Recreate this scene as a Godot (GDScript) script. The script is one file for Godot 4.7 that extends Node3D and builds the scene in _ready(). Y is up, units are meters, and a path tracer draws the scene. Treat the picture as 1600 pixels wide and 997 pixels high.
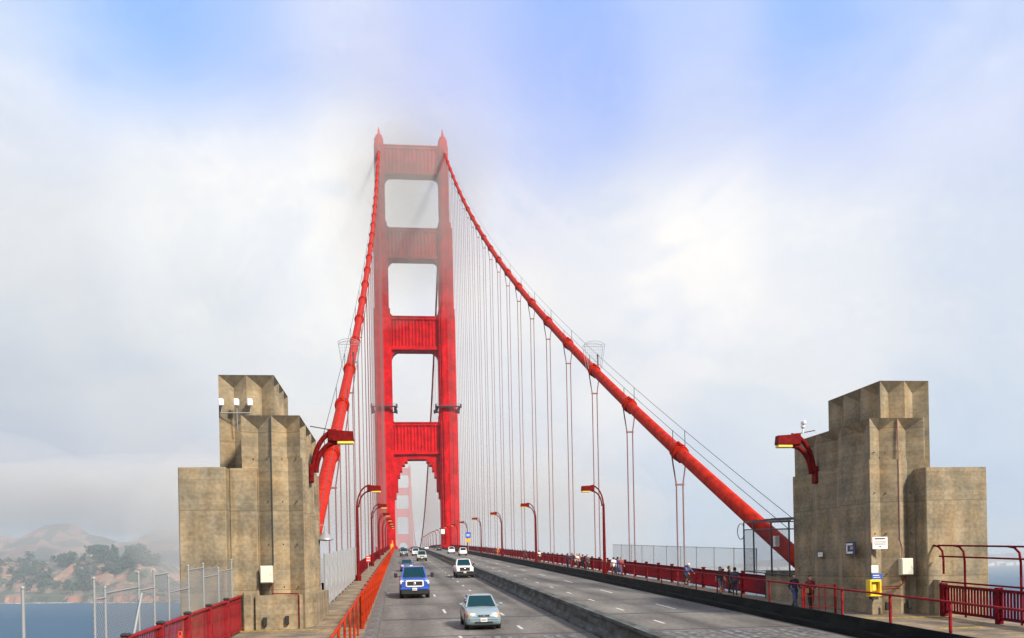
extends Node3D
# A long suspension bridge seen back along the roadway from the upper deck of a bus, its tower top in fog.
# x is across the bridge, y up, -z along the bridge; d = -z is the distance from the camera along it.

const TOWER_D := 400.0
const SPAN := 1280.0
const CAM := Vector3(-8.58, 4.31, 0.0)
const SEA := -62.0

var M := {}
var used := {}
var rng := RandomNumberGenerator.new()


class G:
	extends RefCounted
	var v := PackedVector3Array()
	var n := PackedVector3Array()
	var c := PackedColorArray()
	var col := Color.WHITE
	var colored := false

	func tri3(a: Vector3, b: Vector3, d: Vector3, na: Vector3, nb: Vector3, nd: Vector3) -> void:
		v.append(a); v.append(d); v.append(b)
		n.append(na); n.append(nd); n.append(nb)
		if colored:
			c.append(col); c.append(col); c.append(col)

	func tri(a: Vector3, b: Vector3, d: Vector3) -> void:
		var m := (b - a).cross(d - a)
		if m.length_squared() < 1e-16:
			return
		m = m.normalized()
		tri3(a, b, d, m, m, m)

	func quad(a: Vector3, b: Vector3, d: Vector3, e: Vector3) -> void:
		tri(a, b, d)
		tri(a, d, e)

	func hexa(p: Array) -> void:  # p[0..3] bottom ring, p[4..7] top ring
		quad(p[3], p[2], p[1], p[0])
		quad(p[4], p[5], p[6], p[7])
		for i in 4:
			var j := (i + 1) % 4
			quad(p[i], p[j], p[4 + j], p[4 + i])

	func obox(t: Transform3D, s: Vector3) -> void:
		var h := s * 0.5
		var p := []
		for y in [-h.y, h.y]:
			for k in [Vector2(-h.x, h.z), Vector2(h.x, h.z), Vector2(h.x, -h.z), Vector2(-h.x, -h.z)]:
				p.append(t * Vector3(k.x, y, k.y))
		hexa(p)

	func box(p: Vector3, s: Vector3) -> void:
		obox(Transform3D(Basis(), p), s)

	func cbox(p: Vector3, s: Vector3, b: float) -> void:  # box with chamfered edges
		var h := s * 0.5
		b = minf(b, minf(h.x, minf(h.y, h.z)) * 0.9)
		var pts := []
		for sx in [-1.0, 1.0]:
			for sy in [-1.0, 1.0]:
				for sz in [-1.0, 1.0]:
					pts.append([p + Vector3(sx * h.x, sy * (h.y - b), sz * (h.z - b)), p + Vector3(sx * (h.x - b), sy * h.y, sz * (h.z - b)), p + Vector3(sx * (h.x - b), sy * (h.y - b), sz * h.z)])
					var q = pts[-1]
					if sx * sy * sz > 0:
						tri(q[0], q[1], q[2])
					else:
						tri(q[0], q[2], q[1])
		var id := func(x, y, z): return pts[x * 4 + y * 2 + z]
		for f in 2:
			var fl := f == 0
			var fx = [id.call(f, 0, 0)[0], id.call(f, 0, 1)[0], id.call(f, 1, 1)[0], id.call(f, 1, 0)[0]]
			var fy = [id.call(0, f, 0)[1], id.call(1, f, 0)[1], id.call(1, f, 1)[1], id.call(0, f, 1)[1]]
			var fz = [id.call(0, 0, f)[2], id.call(0, 1, f)[2], id.call(1, 1, f)[2], id.call(1, 0, f)[2]]
			for q in [fx, fy, fz]:
				if fl:
					quad(q[0], q[1], q[2], q[3])
				else:
					quad(q[3], q[2], q[1], q[0])
		for a in 2:
			for e in 2:
				quad(id.call(0, a, e)[1], id.call(1, a, e)[1], id.call(1, a, e)[2], id.call(0, a, e)[2])
				quad(id.call(a, 0, e)[0], id.call(a, 1, e)[0], id.call(a, 1, e)[2], id.call(a, 0, e)[2])
				quad(id.call(a, e, 0)[0], id.call(a, e, 1)[0], id.call(a, e, 1)[1], id.call(a, e, 0)[1])

	func bar(a: Vector3, b: Vector3, w: float, h: float) -> void:
		var z := (b - a).normalized()
		var up := Vector3.UP if absf(z.y) < 0.95 else Vector3.RIGHT
		var x := up.cross(z).normalized()
		obox(Transform3D(Basis(x, z.cross(x), z), (a + b) * 0.5), Vector3(w, h, a.distance_to(b)))

	func tube(pts: Array, rad, k := 8, closed := false) -> void:
		var m := pts.size()
		var rings := []
		var nrm := []
		var x := Vector3.ZERO
		for i in m:
			var a: Vector3 = pts[(i - 1 + m) % m] if closed or i > 0 else pts[0]
			var b: Vector3 = pts[(i + 1) % m] if closed or i < m - 1 else pts[m - 1]
			var z := (b - a).normalized()
			if x == Vector3.ZERO:
				x = (Vector3.UP if absf(z.y) < 0.9 else Vector3.RIGHT).cross(z).normalized()
			else:
				x = (x - z * x.dot(z)).normalized()
			var y := z.cross(x)
			var r: float = rad[i] if rad is Array else rad
			var ring := []
			var rn := []
			for j in k:
				var t := TAU * j / k
				var q := x * cos(t) + y * sin(t)
				ring.append(pts[i] + q * r)
				rn.append(q)
			rings.append(ring)
			nrm.append(rn)
		for i in (m if closed else m - 1):
			var i2 := (i + 1) % m
			for j in k:
				var j2 := (j + 1) % k
				tri3(rings[i][j], rings[i][j2], rings[i2][j2], nrm[i][j], nrm[i][j2], nrm[i2][j2])
				tri3(rings[i][j], rings[i2][j2], rings[i2][j], nrm[i][j], nrm[i2][j2], nrm[i2][j])
		if not closed:
			for j in range(1, k - 1):
				tri(rings[0][0], rings[0][j + 1], rings[0][j])
				tri(rings[m - 1][0], rings[m - 1][j], rings[m - 1][j + 1])

	func lathe(t: Transform3D, prof: Array, k := 12) -> void:  # prof: Vector2(r, y) along the y axis of t
		for i in prof.size() - 1:
			var a: Vector2 = prof[i]
			var b: Vector2 = prof[i + 1]
			for j in k:
				var t0 := TAU * j / k
				var t1 := TAU * (j + 1) / k
				var c0 := Vector3(cos(t0), 0, -sin(t0))
				var c1 := Vector3(cos(t1), 0, -sin(t1))
				var sl := Vector3(b.y - a.y, a.x - b.x, 0).normalized()
				var n0 := t.basis * Vector3(c0.x * sl.x, sl.y, c0.z * sl.x)
				var n1 := t.basis * Vector3(c1.x * sl.x, sl.y, c1.z * sl.x)
				var p0 := t * (c0 * a.x + Vector3(0, a.y, 0))
				var p1 := t * (c1 * a.x + Vector3(0, a.y, 0))
				var q0 := t * (c0 * b.x + Vector3(0, b.y, 0))
				var q1 := t * (c1 * b.x + Vector3(0, b.y, 0))
				tri3(p0, p1, q1, n0, n1, n1)
				tri3(p0, q1, q0, n0, n1, n0)

	func ball(p: Vector3, r: Vector3, k := 10, m := 6) -> void:
		for i in m:
			var a0 := PI * i / m - PI / 2
			var a1 := PI * (i + 1) / m - PI / 2
			for j in k:
				var b0 := TAU * j / k
				var b1 := TAU * (j + 1) / k
				var q := []
				for e in [[a0, b0], [a0, b1], [a1, b1], [a1, b0]]:
					q.append(Vector3(cos(e[0]) * cos(e[1]), sin(e[0]), -cos(e[0]) * sin(e[1])))
				tri3(p + q[0] * r, p + q[1] * r, p + q[2] * r, q[0], q[1], q[2])
				tri3(p + q[0] * r, p + q[2] * r, p + q[3] * r, q[0], q[2], q[3])

	func prism(poly: PackedVector2Array, y0: float, y1: float) -> void:  # poly in (x, z)
		var m := poly.size()
		for i in m:
			var a := poly[i]
			var b := poly[(i + 1) % m]
			quad(Vector3(b.x, y0, b.y), Vector3(a.x, y0, a.y), Vector3(a.x, y1, a.y), Vector3(b.x, y1, b.y))
		var id := Geometry2D.triangulate_polygon(poly)
		for i in range(0, id.size(), 3):
			var p := [poly[id[i]], poly[id[i + 1]], poly[id[i + 2]]]
			tri(Vector3(p[0].x, y1, p[0].y), Vector3(p[1].x, y1, p[1].y), Vector3(p[2].x, y1, p[2].y))
			tri(Vector3(p[2].x, y0, p[2].y), Vector3(p[1].x, y0, p[1].y), Vector3(p[0].x, y0, p[0].y))

	func extrude(poly: PackedVector2Array, z0: float, z1: float) -> void:  # poly in (x, y)
		var m := poly.size()
		for i in m:
			var a := poly[i]
			var b := poly[(i + 1) % m]
			quad(Vector3(a.x, a.y, z1), Vector3(a.x, a.y, z0), Vector3(b.x, b.y, z0), Vector3(b.x, b.y, z1))
		var id := Geometry2D.triangulate_polygon(poly)
		for i in range(0, id.size(), 3):
			var p := [poly[id[i]], poly[id[i + 1]], poly[id[i + 2]]]
			tri(Vector3(p[0].x, p[0].y, z1), Vector3(p[1].x, p[1].y, z1), Vector3(p[2].x, p[2].y, z1))
			tri(Vector3(p[2].x, p[2].y, z0), Vector3(p[1].x, p[1].y, z0), Vector3(p[0].x, p[0].y, z0))

	func loft(rings: Array, cap := true) -> void:
		var m: int = rings.size()
		var k: int = rings[0].size()
		var nn := []
		for i in m:
			var row := []
			for j in k:
				var a: Vector3 = rings[mini(i + 1, m - 1)][j] - rings[maxi(i - 1, 0)][j]
				var b: Vector3 = rings[i][(j + 1) % k] - rings[i][(j - 1 + k) % k]
				row.append(b.cross(a).normalized())
			nn.append(row)
		for i in m - 1:
			for j in k:
				var j2 := (j + 1) % k
				tri3(rings[i][j], rings[i][j2], rings[i + 1][j2], nn[i][j], nn[i][j2], nn[i + 1][j2])
				tri3(rings[i][j], rings[i + 1][j2], rings[i + 1][j], nn[i][j], nn[i + 1][j2], nn[i + 1][j])
		if cap:
			for e in [0, m - 1]:
				var mid := Vector3.ZERO
				for q in rings[e]:
					mid += q / k
				for j in k:
					if e == 0:
						tri(mid, rings[e][(j + 1) % k], rings[e][j])
					else:
						tri(mid, rings[e][j], rings[e][(j + 1) % k])

	func mesh(off := Vector3.ZERO) -> ArrayMesh:
		var a := []
		a.resize(Mesh.ARRAY_MAX)
		if off != Vector3.ZERO:
			for i in v.size():
				v[i] -= off
		a[Mesh.ARRAY_VERTEX] = v
		a[Mesh.ARRAY_NORMAL] = n
		if colored:
			a[Mesh.ARRAY_COLOR] = c
		var m := ArrayMesh.new()
		m.add_surface_from_arrays(Mesh.PRIMITIVE_TRIANGLES, a)
		return m


func deck(d: float) -> float:
	if d <= TOWER_D:
		return 0.0335 * d - 6e-6 * d * d
	var t := minf(d - TOWER_D, SPAN)
	return 12.44 + 0.0287 * t - 0.0287 / SPAN * t * t - 0.0287 * maxf(0.0, d - TOWER_D - SPAN)


func pt(x: float, h: float, d: float) -> Vector3:
	return Vector3(x, deck(d) + h, -d)


func slope(d: float) -> float:
	return atan((deck(d + 1.0) - deck(d - 1.0)) / 2.0)


func on_deck(x: float, h: float, d: float) -> Transform3D:
	return Transform3D(Basis(Vector3.RIGHT, slope(d)), pt(x, h, d))


func sweep(g: G, prof: Array, d0: float, d1: float, step := 12.0, side := 1.0) -> void:  # closed profile of Vector2(x, height) along the deck
	var m := maxi(1, int(ceil((d1 - d0) / step)))
	var k := prof.size()
	for i in m:
		var a := d0 + (d1 - d0) * i / m
		var b := d0 + (d1 - d0) * (i + 1) / m
		for j in k:
			var p: Vector2 = prof[j]
			var q: Vector2 = prof[(j + 1) % k]
			g.quad(pt(p.x * side, p.y, a), pt(q.x * side, q.y, a), pt(q.x * side, q.y, b), pt(p.x * side, p.y, b))
	var poly := PackedVector2Array()
	for p in prof:
		poly.append(Vector2(p.x * side, p.y))
	var id := Geometry2D.triangulate_polygon(poly)
	for d in [d0, d1]:
		for i in range(0, id.size(), 3):
			g.tri(pt(poly[id[i]].x, poly[id[i]].y, d), pt(poly[id[i + 1]].x, poly[id[i + 1]].y, d), pt(poly[id[i + 2]].x, poly[id[i + 2]].y, d))


func rect(x0: float, x1: float, h0: float, h1: float) -> Array:
	return [Vector2(x0, h0), Vector2(x1, h0), Vector2(x1, h1), Vector2(x0, h1)]


func numbered(called: String) -> String:
	used[called] = used.get(called, -1) + 1
	return called if used[called] == 0 else "%s_%03d" % [called, used[called]]


func tag(o: Node, label: String, category: String, group := "") -> Node:
	o.set_meta("label", label)
	o.set_meta("category", category)
	if group:
		o.set_meta("group", group)
	return o


func thing(called: String, label: String, category: String, at := Vector3.ZERO, group := "") -> Node3D:
	var o := Node3D.new()
	o.name = numbered(called)
	add_child(o)
	o.position = at
	tag(o, label, category, group)
	return o


func inst(parent: Node, called: String, mesh: Mesh, m: Material, t := Transform3D()) -> MeshInstance3D:
	var o := MeshInstance3D.new()
	o.name = called
	o.mesh = mesh
	o.material_override = m
	o.transform = t
	parent.add_child(o, true)
	return o


func put(parent: Node3D, called: String, g: G, m: Material) -> MeshInstance3D:  # geometry given in world axes, parent at top level
	return inst(parent, called, g.mesh(parent.position), m)


func part(parent: Node3D, called: String, g: G, m: Material) -> MeshInstance3D:  # geometry given in the parent's own axes
	return inst(parent, called, g.mesh(), m)


func single(called: String, g: G, m: Material, label: String, category: String, at: Vector3, group := "") -> MeshInstance3D:
	var o := MeshInstance3D.new()
	o.name = numbered(called)
	o.mesh = g.mesh(at)
	o.material_override = m
	o.position = at
	add_child(o)
	tag(o, label, category, group)
	return o


func structure(called: String, g: G, m: Material) -> MeshInstance3D:
	var o := MeshInstance3D.new()
	o.name = called
	o.mesh = g.mesh()
	o.material_override = m
	o.set_meta("kind", "structure")
	add_child(o)
	return o


# ---------------------------------------------------------------- materials

func lin(r: float, g: float, b: float) -> Color:
	return Color(r, g, b).linear_to_srgb()


func mat(r: float, g: float, b: float, rough := 0.7, metal := 0.0) -> StandardMaterial3D:
	var m := StandardMaterial3D.new()
	m.albedo_color = lin(r, g, b)
	m.roughness = rough
	m.metallic = metal
	return m


func noise_image(size: int, freq: float, seed_: int, octaves := 4) -> Image:
	var f := FastNoiseLite.new()
	f.seed = seed_
	f.frequency = freq
	f.noise_type = FastNoiseLite.TYPE_SIMPLEX_SMOOTH
	f.fractal_octaves = octaves
	return f.get_seamless_image(size, size)


func world_tex(m: StandardMaterial3D, im: Image, sc: Vector3, local := false) -> void:
	m.albedo_texture = ImageTexture.create_from_image(im)
	m.uv1_triplanar = true
	m.uv1_world_triplanar = not local
	m.uv1_scale = sc
	m.uv1_triplanar_sharpness = 4.0


func add_normal(m: StandardMaterial3D, freq: float, seed_: int, strength: float, bump := 4.0) -> void:
	var im := noise_image(256, freq, seed_, 4)
	im.convert(Image.FORMAT_RGBA8)
	im.bump_map_to_normal_map(bump)
	m.normal_enabled = true
	m.normal_texture = ImageTexture.create_from_image(im)
	m.normal_scale = strength


func concrete_image() -> Image:
	var s := 512
	var big := noise_image(s, 0.006, 3, 4)
	var fine := noise_image(s, 0.06, 4, 3)
	var run := noise_image(s, 0.02, 5, 3)
	var r := RandomNumberGenerator.new()
	r.seed = 11
	var im := Image.create(s, s, false, Image.FORMAT_RGB8)
	var boards := 32
	var tone := []
	for i in boards:
		tone.append(r.randf_range(-0.05, 0.05))
	for y in s:
		var b: int = y * boards / s
		var line := 0.10 if y % (s / boards) == 0 else 0.0
		if y % (s / 2) < 3:
			line = 0.3
		for x in s:
			var w := big.get_pixel(x, y).r - 0.5
			var q := fine.get_pixel(x, y).r - 0.5
			var st := run.get_pixel(x, y / 6).r - 0.5
			var k: float = 0.84 + 0.22 * w + 0.2 * q + 0.9 * tone[b] - line * (0.5 + q) + 0.2 * st
			var warm := 0.06 * w - 0.05 * st
			im.set_pixel(x, y, Color(clampf(k + warm, 0, 1), clampf(k, 0, 1), clampf(k - warm * 1.3, 0, 1)))
	return im


func speckle_image(s: int, f0: float, a0: float, f1: float, a1: float, mean: float, seed_: int, warm := 0.0) -> Image:
	var big := noise_image(s, f0, seed_, 4)
	var fine := noise_image(s, f1, seed_ + 1, 3)
	var im := Image.create(s, s, false, Image.FORMAT_RGB8)
	for y in s:
		for x in s:
			var w := big.get_pixel(x, y).r - 0.5
			var k := mean + a0 * w + a1 * (fine.get_pixel(x, y).r - 0.5)
			im.set_pixel(x, y, Color(clampf(k + warm * w, 0, 1), clampf(k, 0, 1), clampf(k - warm * w, 0, 1)))
	return im


func road_image() -> Image:  # one repeat covers 19.2 m across and 48 m along: darker worn strips along the lanes, patches and grain
	var s := 512
	var big := noise_image(s, 0.008, 21, 4)
	var fine := noise_image(s, 0.12, 22, 2)
	var streak := noise_image(s, 0.03, 23, 3)
	var im := Image.create(s, s, false, Image.FORMAT_RGB8)
	for y in s:
		for x in s:
			var xx := (float(x) / s) * 19.2 - 9.6
			var oil := 0.0
			for c in [-7.7, -4.5, -1.6, 2.3, 5.5, 8.2]:
				oil += exp(-pow((xx - c) / 0.55, 2.0))
			var w := big.get_pixel(x, y).r - 0.5
			var t := streak.get_pixel(x, y / 10).r - 0.5
			var k: float = 0.80 + 0.30 * w + 0.18 * (fine.get_pixel(x, y).r - 0.5) - oil * (0.14 + 0.34 * t) + 0.12 * t
			im.set_pixel(x, y, Color(clampf(k + 0.01, 0, 1), clampf(k, 0, 1), clampf(k - 0.005, 0, 1)))
	return im


func paint_image(seed_: int, worn: float) -> Image:  # weathered orange-red paint: chalky pale blotches and dark grime specks
	var s := 256
	var big := noise_image(s, 0.015, seed_, 4)
	var fine := noise_image(s, 0.05, seed_ + 1, 4)
	var im := Image.create(s, s, false, Image.FORMAT_RGB8)
	for y in s:
		for x in s:
			var w := big.get_pixel(x, y).r - 0.5
			var q := fine.get_pixel(x, y).r
			var k := 0.86 + 0.3 * w + 0.12 * (q - 0.5)
			var chalk := clampf((q - 0.66) * 6.0, 0, 1) * worn
			var g := clampf((0.3 - q) * 5.0, 0, 1) * worn
			k *= 1.0 - 0.45 * g
			im.set_pixel(x, y, Color(clampf(k, 0, 1), clampf(k + chalk * 0.14, 0, 1), clampf(k + chalk * 0.14, 0, 1)))
	return im


func red_paint(r: float, g: float, b: float, seed_: int, worn: float, repeat_m: float, rough := 0.55) -> StandardMaterial3D:
	var m := mat(r, g, b, rough)
	m.metallic_specular = 0.15
	world_tex(m, paint_image(seed_, worn), Vector3.ONE / repeat_m)
	return m


func car_paint(r: float, g: float, b: float, metal := 0.0) -> StandardMaterial3D:
	var m := mat(r, g, b, 0.38, metal)
	m.clearcoat_enabled = true
	m.clearcoat = 0.7
	m.clearcoat_roughness = 0.06
	return m


func make_materials() -> void:
	M.concrete = mat(0.34, 0.27, 0.172, 0.9)
	world_tex(M.concrete, concrete_image(), Vector3.ONE / 7.0)
	add_normal(M.concrete, 0.03, 31, 0.2)
	M.road = mat(0.19, 0.182, 0.173, 0.9)
	world_tex(M.road, road_image(), Vector3(1.0 / 19.2, 1.0 / 19.2, 1.0 / 48.0))
	M.road.uv1_offset = Vector3(0.5, 0, 0)
	M.walk = mat(0.27, 0.21, 0.145, 0.9)
	world_tex(M.walk, speckle_image(256, 0.012, 0.4, 0.12, 0.2, 0.8, 41, 0.05), Vector3.ONE / 7.0)
	M.kerb = mat(0.16, 0.15, 0.145, 0.7)
	world_tex(M.kerb, speckle_image(256, 0.02, 0.5, 0.1, 0.2, 0.75, 45, 0.08), Vector3.ONE / 3.0)
	M.barrier = mat(0.125, 0.145, 0.138, 0.85)
	world_tex(M.barrier, speckle_image(256, 0.015, 0.7, 0.08, 0.25, 0.7, 51, -0.12), Vector3(1.0 / 4.0, 1.0 / 2.0, 1.0 / 9.0))
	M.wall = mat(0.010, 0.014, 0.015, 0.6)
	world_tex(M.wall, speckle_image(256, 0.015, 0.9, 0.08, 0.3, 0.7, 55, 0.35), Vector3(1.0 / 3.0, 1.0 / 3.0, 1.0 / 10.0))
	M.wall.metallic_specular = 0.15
	M.plate_steel = mat(0.17, 0.175, 0.19, 0.7)
	world_tex(M.plate_steel, speckle_image(128, 0.03, 0.8, 0.15, 0.3, 0.75, 79), Vector3.ONE / 2.0)
	M.tower = red_paint(0.63, 0.006, 0.011, 61, 0.12, 22.0)
	M.rail = red_paint(0.19, 0.006, 0.013, 65, 0.7, 3.0, 0.6)
	M.guard = red_paint(0.52, 0.042, 0.008, 67, 0.7, 4.0, 0.6)
	M.cable = red_paint(0.56, 0.024, 0.008, 69, 1.0, 4.0, 0.6)
	M.rail_light = red_paint(0.30, 0.022, 0.028, 63, 0.8, 3.0, 0.6)
	M.rope = mat(0.22, 0.10, 0.10, 0.7)
	M.lamp_red = red_paint(0.20, 0.008, 0.008, 71, 0.6, 1.5, 0.5)
	M.galv = mat(0.26, 0.28, 0.30, 0.6, 0.2)
	M.screen = mat(0.52, 0.54, 0.56, 0.7)
	world_tex(M.screen, speckle_image(256, 0.02, 0.25, 0.1, 0.08, 0.88, 73), Vector3.ONE / 4.0)
	M.black = mat(0.015, 0.015, 0.016, 0.6)
	M.dark_steel = mat(0.04, 0.045, 0.055, 0.5, 0.3)
	M.line = mat(0.62, 0.62, 0.60, 0.75)
	world_tex(M.line, speckle_image(128, 0.03, 0.3, 0.15, 0.35, 0.85, 75), Vector3.ONE / 1.5)
	M.yellow_line = mat(0.50, 0.34, 0.06, 0.8)
	world_tex(M.yellow_line, speckle_image(128, 0.03, 0.6, 0.15, 0.45, 0.78, 77), Vector3.ONE / 1.5)
	M.yellow = mat(0.78, 0.55, 0.02, 0.4)
	M.box = mat(0.60, 0.58, 0.50, 0.6)
	M.white = mat(0.75, 0.75, 0.74, 0.55)
	M.sign_blue = mat(0.02, 0.09, 0.42, 0.45)
	M.sign_navy = mat(0.012, 0.018, 0.07, 0.45)
	M.sign_gold = mat(0.60, 0.33, 0.04, 0.5)
	M.ink = mat(0.03, 0.03, 0.035, 0.7)
	M.orange = mat(0.85, 0.05, 0.012, 0.5)
	M.joint = mat(0.035, 0.036, 0.04, 0.6)
	M.steel = mat(0.30, 0.31, 0.33, 0.5, 0.4)
	M.lens = mat(0.75, 0.60, 0.10, 0.35)
	M.tyre = mat(0.014, 0.014, 0.015, 0.85)
	M.rim = mat(0.45, 0.46, 0.48, 0.35, 0.8)
	M.chrome = mat(0.78, 0.79, 0.80, 0.15, 1.0)
	M.glass = mat(0.004, 0.030, 0.045, 0.06)
	M.glass.metallic_specular = 0.26
	M.trim = mat(0.018, 0.019, 0.02, 0.5)
	M.lamp_glass = mat(0.68, 0.70, 0.72, 0.12)
	M.amber = mat(0.80, 0.24, 0.03, 0.2)
	M.tail = mat(0.42, 0.012, 0.012, 0.2)
	M.plate = mat(0.72, 0.72, 0.70, 0.5)
	M.body = mat(1, 1, 1, 0.8)
	M.body.vertex_color_use_as_albedo = true
	M.hill = mat(1, 1, 1, 0.95)
	M.hill.vertex_color_use_as_albedo = true
	M.bark = mat(0.08, 0.06, 0.045, 0.9)
	M.leaf = []
	for q in [Vector3(0.045, 0.075, 0.050), Vector3(0.055, 0.085, 0.045), Vector3(0.040, 0.065, 0.055)]:
		var l := mat(q.x, q.y, q.z, 0.85)
		l.backlight_enabled = true
		l.backlight = lin(0.08, 0.10, 0.04)
		M.leaf.append(l)
	M.water = mat(0.022, 0.075, 0.14, 0.5)
	M.water.metallic_specular = 0.16
	add_normal(M.water, 0.03, 81, 0.55, 6.0)
	M.water.uv1_triplanar = true
	M.water.uv1_world_triplanar = true
	M.water.uv1_scale = Vector3.ONE / 45.0
	M.foam = mat(0.7, 0.72, 0.74, 0.9)
	M.house = mat(0.6, 0.58, 0.55, 0.8)


# ---------------------------------------------------------------- camera, sky, sun

func cam_basis() -> Basis:
	var b := Basis(Vector3.UP, deg_to_rad(-6.94))
	return b * Basis(Vector3.BACK, deg_to_rad(-1.15))


func sky_image() -> Image:
	# soft cloud: the tones seen along the bridge, carried on all round by the same kinds of cloud and gaps of blue
	# [azimuth, elevation in degrees, colour in sRGB]: azimuth 0 looks along the bridge, positive to the right
	var ctl := []
	for e in [
		[-21.4, 28.4, 218, 230, 250], [-17.6, 29.1, 196, 216, 250], [-13.9, 29.7, 158, 192, 248], [-9.3, 30.3, 185, 207, 249], [-3.3, 30.9, 216, 225, 248], [3.7, 31.1, 196, 210, 248], [10.8, 31.0, 176, 198, 247], [18.5, 30.4, 196, 212, 248], [25.9, 29.4, 168, 196, 247], [30.7, 28.6, 196, 213, 249], [36.1, 27.4, 214, 225, 249],
		[-20.5, 25.8, 232, 238, 249], [-16.7, 26.5, 190, 212, 249], [-13.3, 27.0, 178, 204, 249], [-9.0, 27.5, 172, 197, 247], [-5.7, 27.7, 210, 220, 247], [-1.1, 28.0, 226, 227, 244], [3.6, 28.1, 212, 217, 246], [9.1, 28.1, 188, 203, 246], [13.8, 27.8, 184, 201, 246], [19.2, 27.4, 206, 217, 247], [26.5, 26.4, 188, 206, 247], [33.2, 25.2, 216, 225, 248],
		[-19.7, 23.0, 234, 237, 244], [-14.1, 23.8, 247, 248, 250], [-9.1, 24.4, 255, 255, 255], [-3.5, 24.8, 255, 255, 255], [7.1, 25.0, 216, 222, 247], [11.4, 24.8, 198, 210, 246], [18.4, 24.3, 220, 226, 247], [26.4, 23.4, 212, 220, 246], [34.4, 22.0, 222, 228, 246],
		[-19.7, 19.0, 233, 235, 238], [-13.4, 19.8, 248, 249, 250], [-7.3, 20.3, 255, 255, 255], [-2.8, 20.5, 255, 255, 255], [7.4, 20.6, 232, 234, 244], [13.3, 20.4, 240, 242, 248], [18.7, 20.0, 255, 255, 255], [25.6, 19.3, 236, 240, 247], [34.3, 18.0, 226, 232, 243],
		[-19.8, 14.5, 228, 230, 232], [-11.8, 15.2, 242, 243, 243], [-3.7, 15.6, 252, 252, 252], [7.3, 15.6, 243, 243, 245], [18.2, 15.1, 250, 250, 252], [26.2, 14.4, 236, 239, 245], [34.2, 13.4, 226, 231, 240],
		[-20.6, 9.7, 210, 213, 218], [-15.4, 10.0, 222, 224, 227], [-4.5, 10.4, 243, 243, 243], [5.6, 10.4, 240, 240, 242], [15.0, 10.1, 240, 241, 244], [22.6, 9.7, 232, 236, 241], [34.8, 8.7, 214, 223, 235],
		[-20.6, 5.6, 192, 197, 208], [-15.4, 5.7, 204, 206, 213], [-2.3, 5.8, 228, 228, 232], [7.1, 5.7, 228, 231, 237], [18.0, 5.4, 216, 223, 234], [34.7, 4.5, 200, 213, 230],
		[-20.1, 2.5, 182, 188, 202], [-2.4, 2.3, 212, 214, 222], [10.9, 2.1, 206, 216, 229], [17.9, 1.9, 200, 212, 228], [34.6, 1.4, 192, 207, 226],
	]:
		var az0 := deg_to_rad(e[0])
		var el0 := deg_to_rad(e[1])
		var cl := Color(e[2] / 255.0, e[3] / 255.0, e[4] / 255.0).srgb_to_linear()
		ctl.append([Vector3(sin(az0) * cos(el0), sin(el0), -cos(az0) * cos(el0)), Vector3(cl.r, cl.g, cl.b)])
	var f := FastNoiseLite.new()
	f.seed = 5
	f.frequency = 1.6
	f.fractal_octaves = 3
	var lw := 320
	var lh := 160
	var low := Image.create(lw, lh, false, Image.FORMAT_RGBF)
	for y in lh:
		var el := PI / 2 - PI * (y + 0.5) / lh
		for x in lw:
			var az := TAU * ((x + 0.5) / lw - 0.5)
			var e := maxf(el, 0.0)
			var q := Vector3(sin(az) * cos(e), sin(e), -cos(az) * cos(e))
			var t := clampf(0.5 + 1.1 * f.get_noise_3dv(q), 0, 1)
			var up := smoothstep(0.0, 0.35, q.y)
			var cloud := Vector3(0.62, 0.67, 0.76).lerp(Vector3(0.88, 0.88, 0.90), up)
			var c := cloud.lerp(Vector3(0.46, 0.60, 0.95), smoothstep(0.12, 0.5, q.y) * smoothstep(0.42, 0.75, t) * 0.8)
			if q.z < -0.3:
				var sw := 0.03
				var sum := c * sw
				for k in ctl:
					var dd: float = 1.0 - q.dot(k[0])
					if dd < 0.03:
						var w := exp(-dd / 0.00105)
						sum += k[1] * w
						sw += w
				c = sum / sw
				var lum := c.x * 0.25 + c.y * 0.6 + c.z * 0.15
				c = (Vector3.ONE * lum).lerp(c, 1.4)
			low.set_pixel(x, y, Color(c.x, c.y, c.z))
	var W := 1600
	var H := 800
	low.resize(W, H, Image.INTERPOLATE_CUBIC)
	var f2 := FastNoiseLite.new()
	f2.seed = 9
	f2.frequency = 3.4
	f2.fractal_octaves = 5
	f2.domain_warp_enabled = true
	f2.domain_warp_amplitude = 0.25
	f2.domain_warp_frequency = 2.0
	for y in H / 2:
		var el := PI / 2 - PI * (y + 0.5) / H
		for x in W:
			var az := TAU * ((x + 0.5) / W - 0.5)
			var t := f2.get_noise_3d(sin(az) * cos(el), sin(el) * 1.6, -cos(az) * cos(el))
			var c := low.get_pixel(x, y)
			var k := 1.0 + 0.13 * t
			low.set_pixel(x, y, Color(c.r * k * (1.0 + 0.09 * t), c.g * k * (1.0 + 0.02 * t), c.b * (1.0 + 0.05 * t)))
	return low


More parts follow.
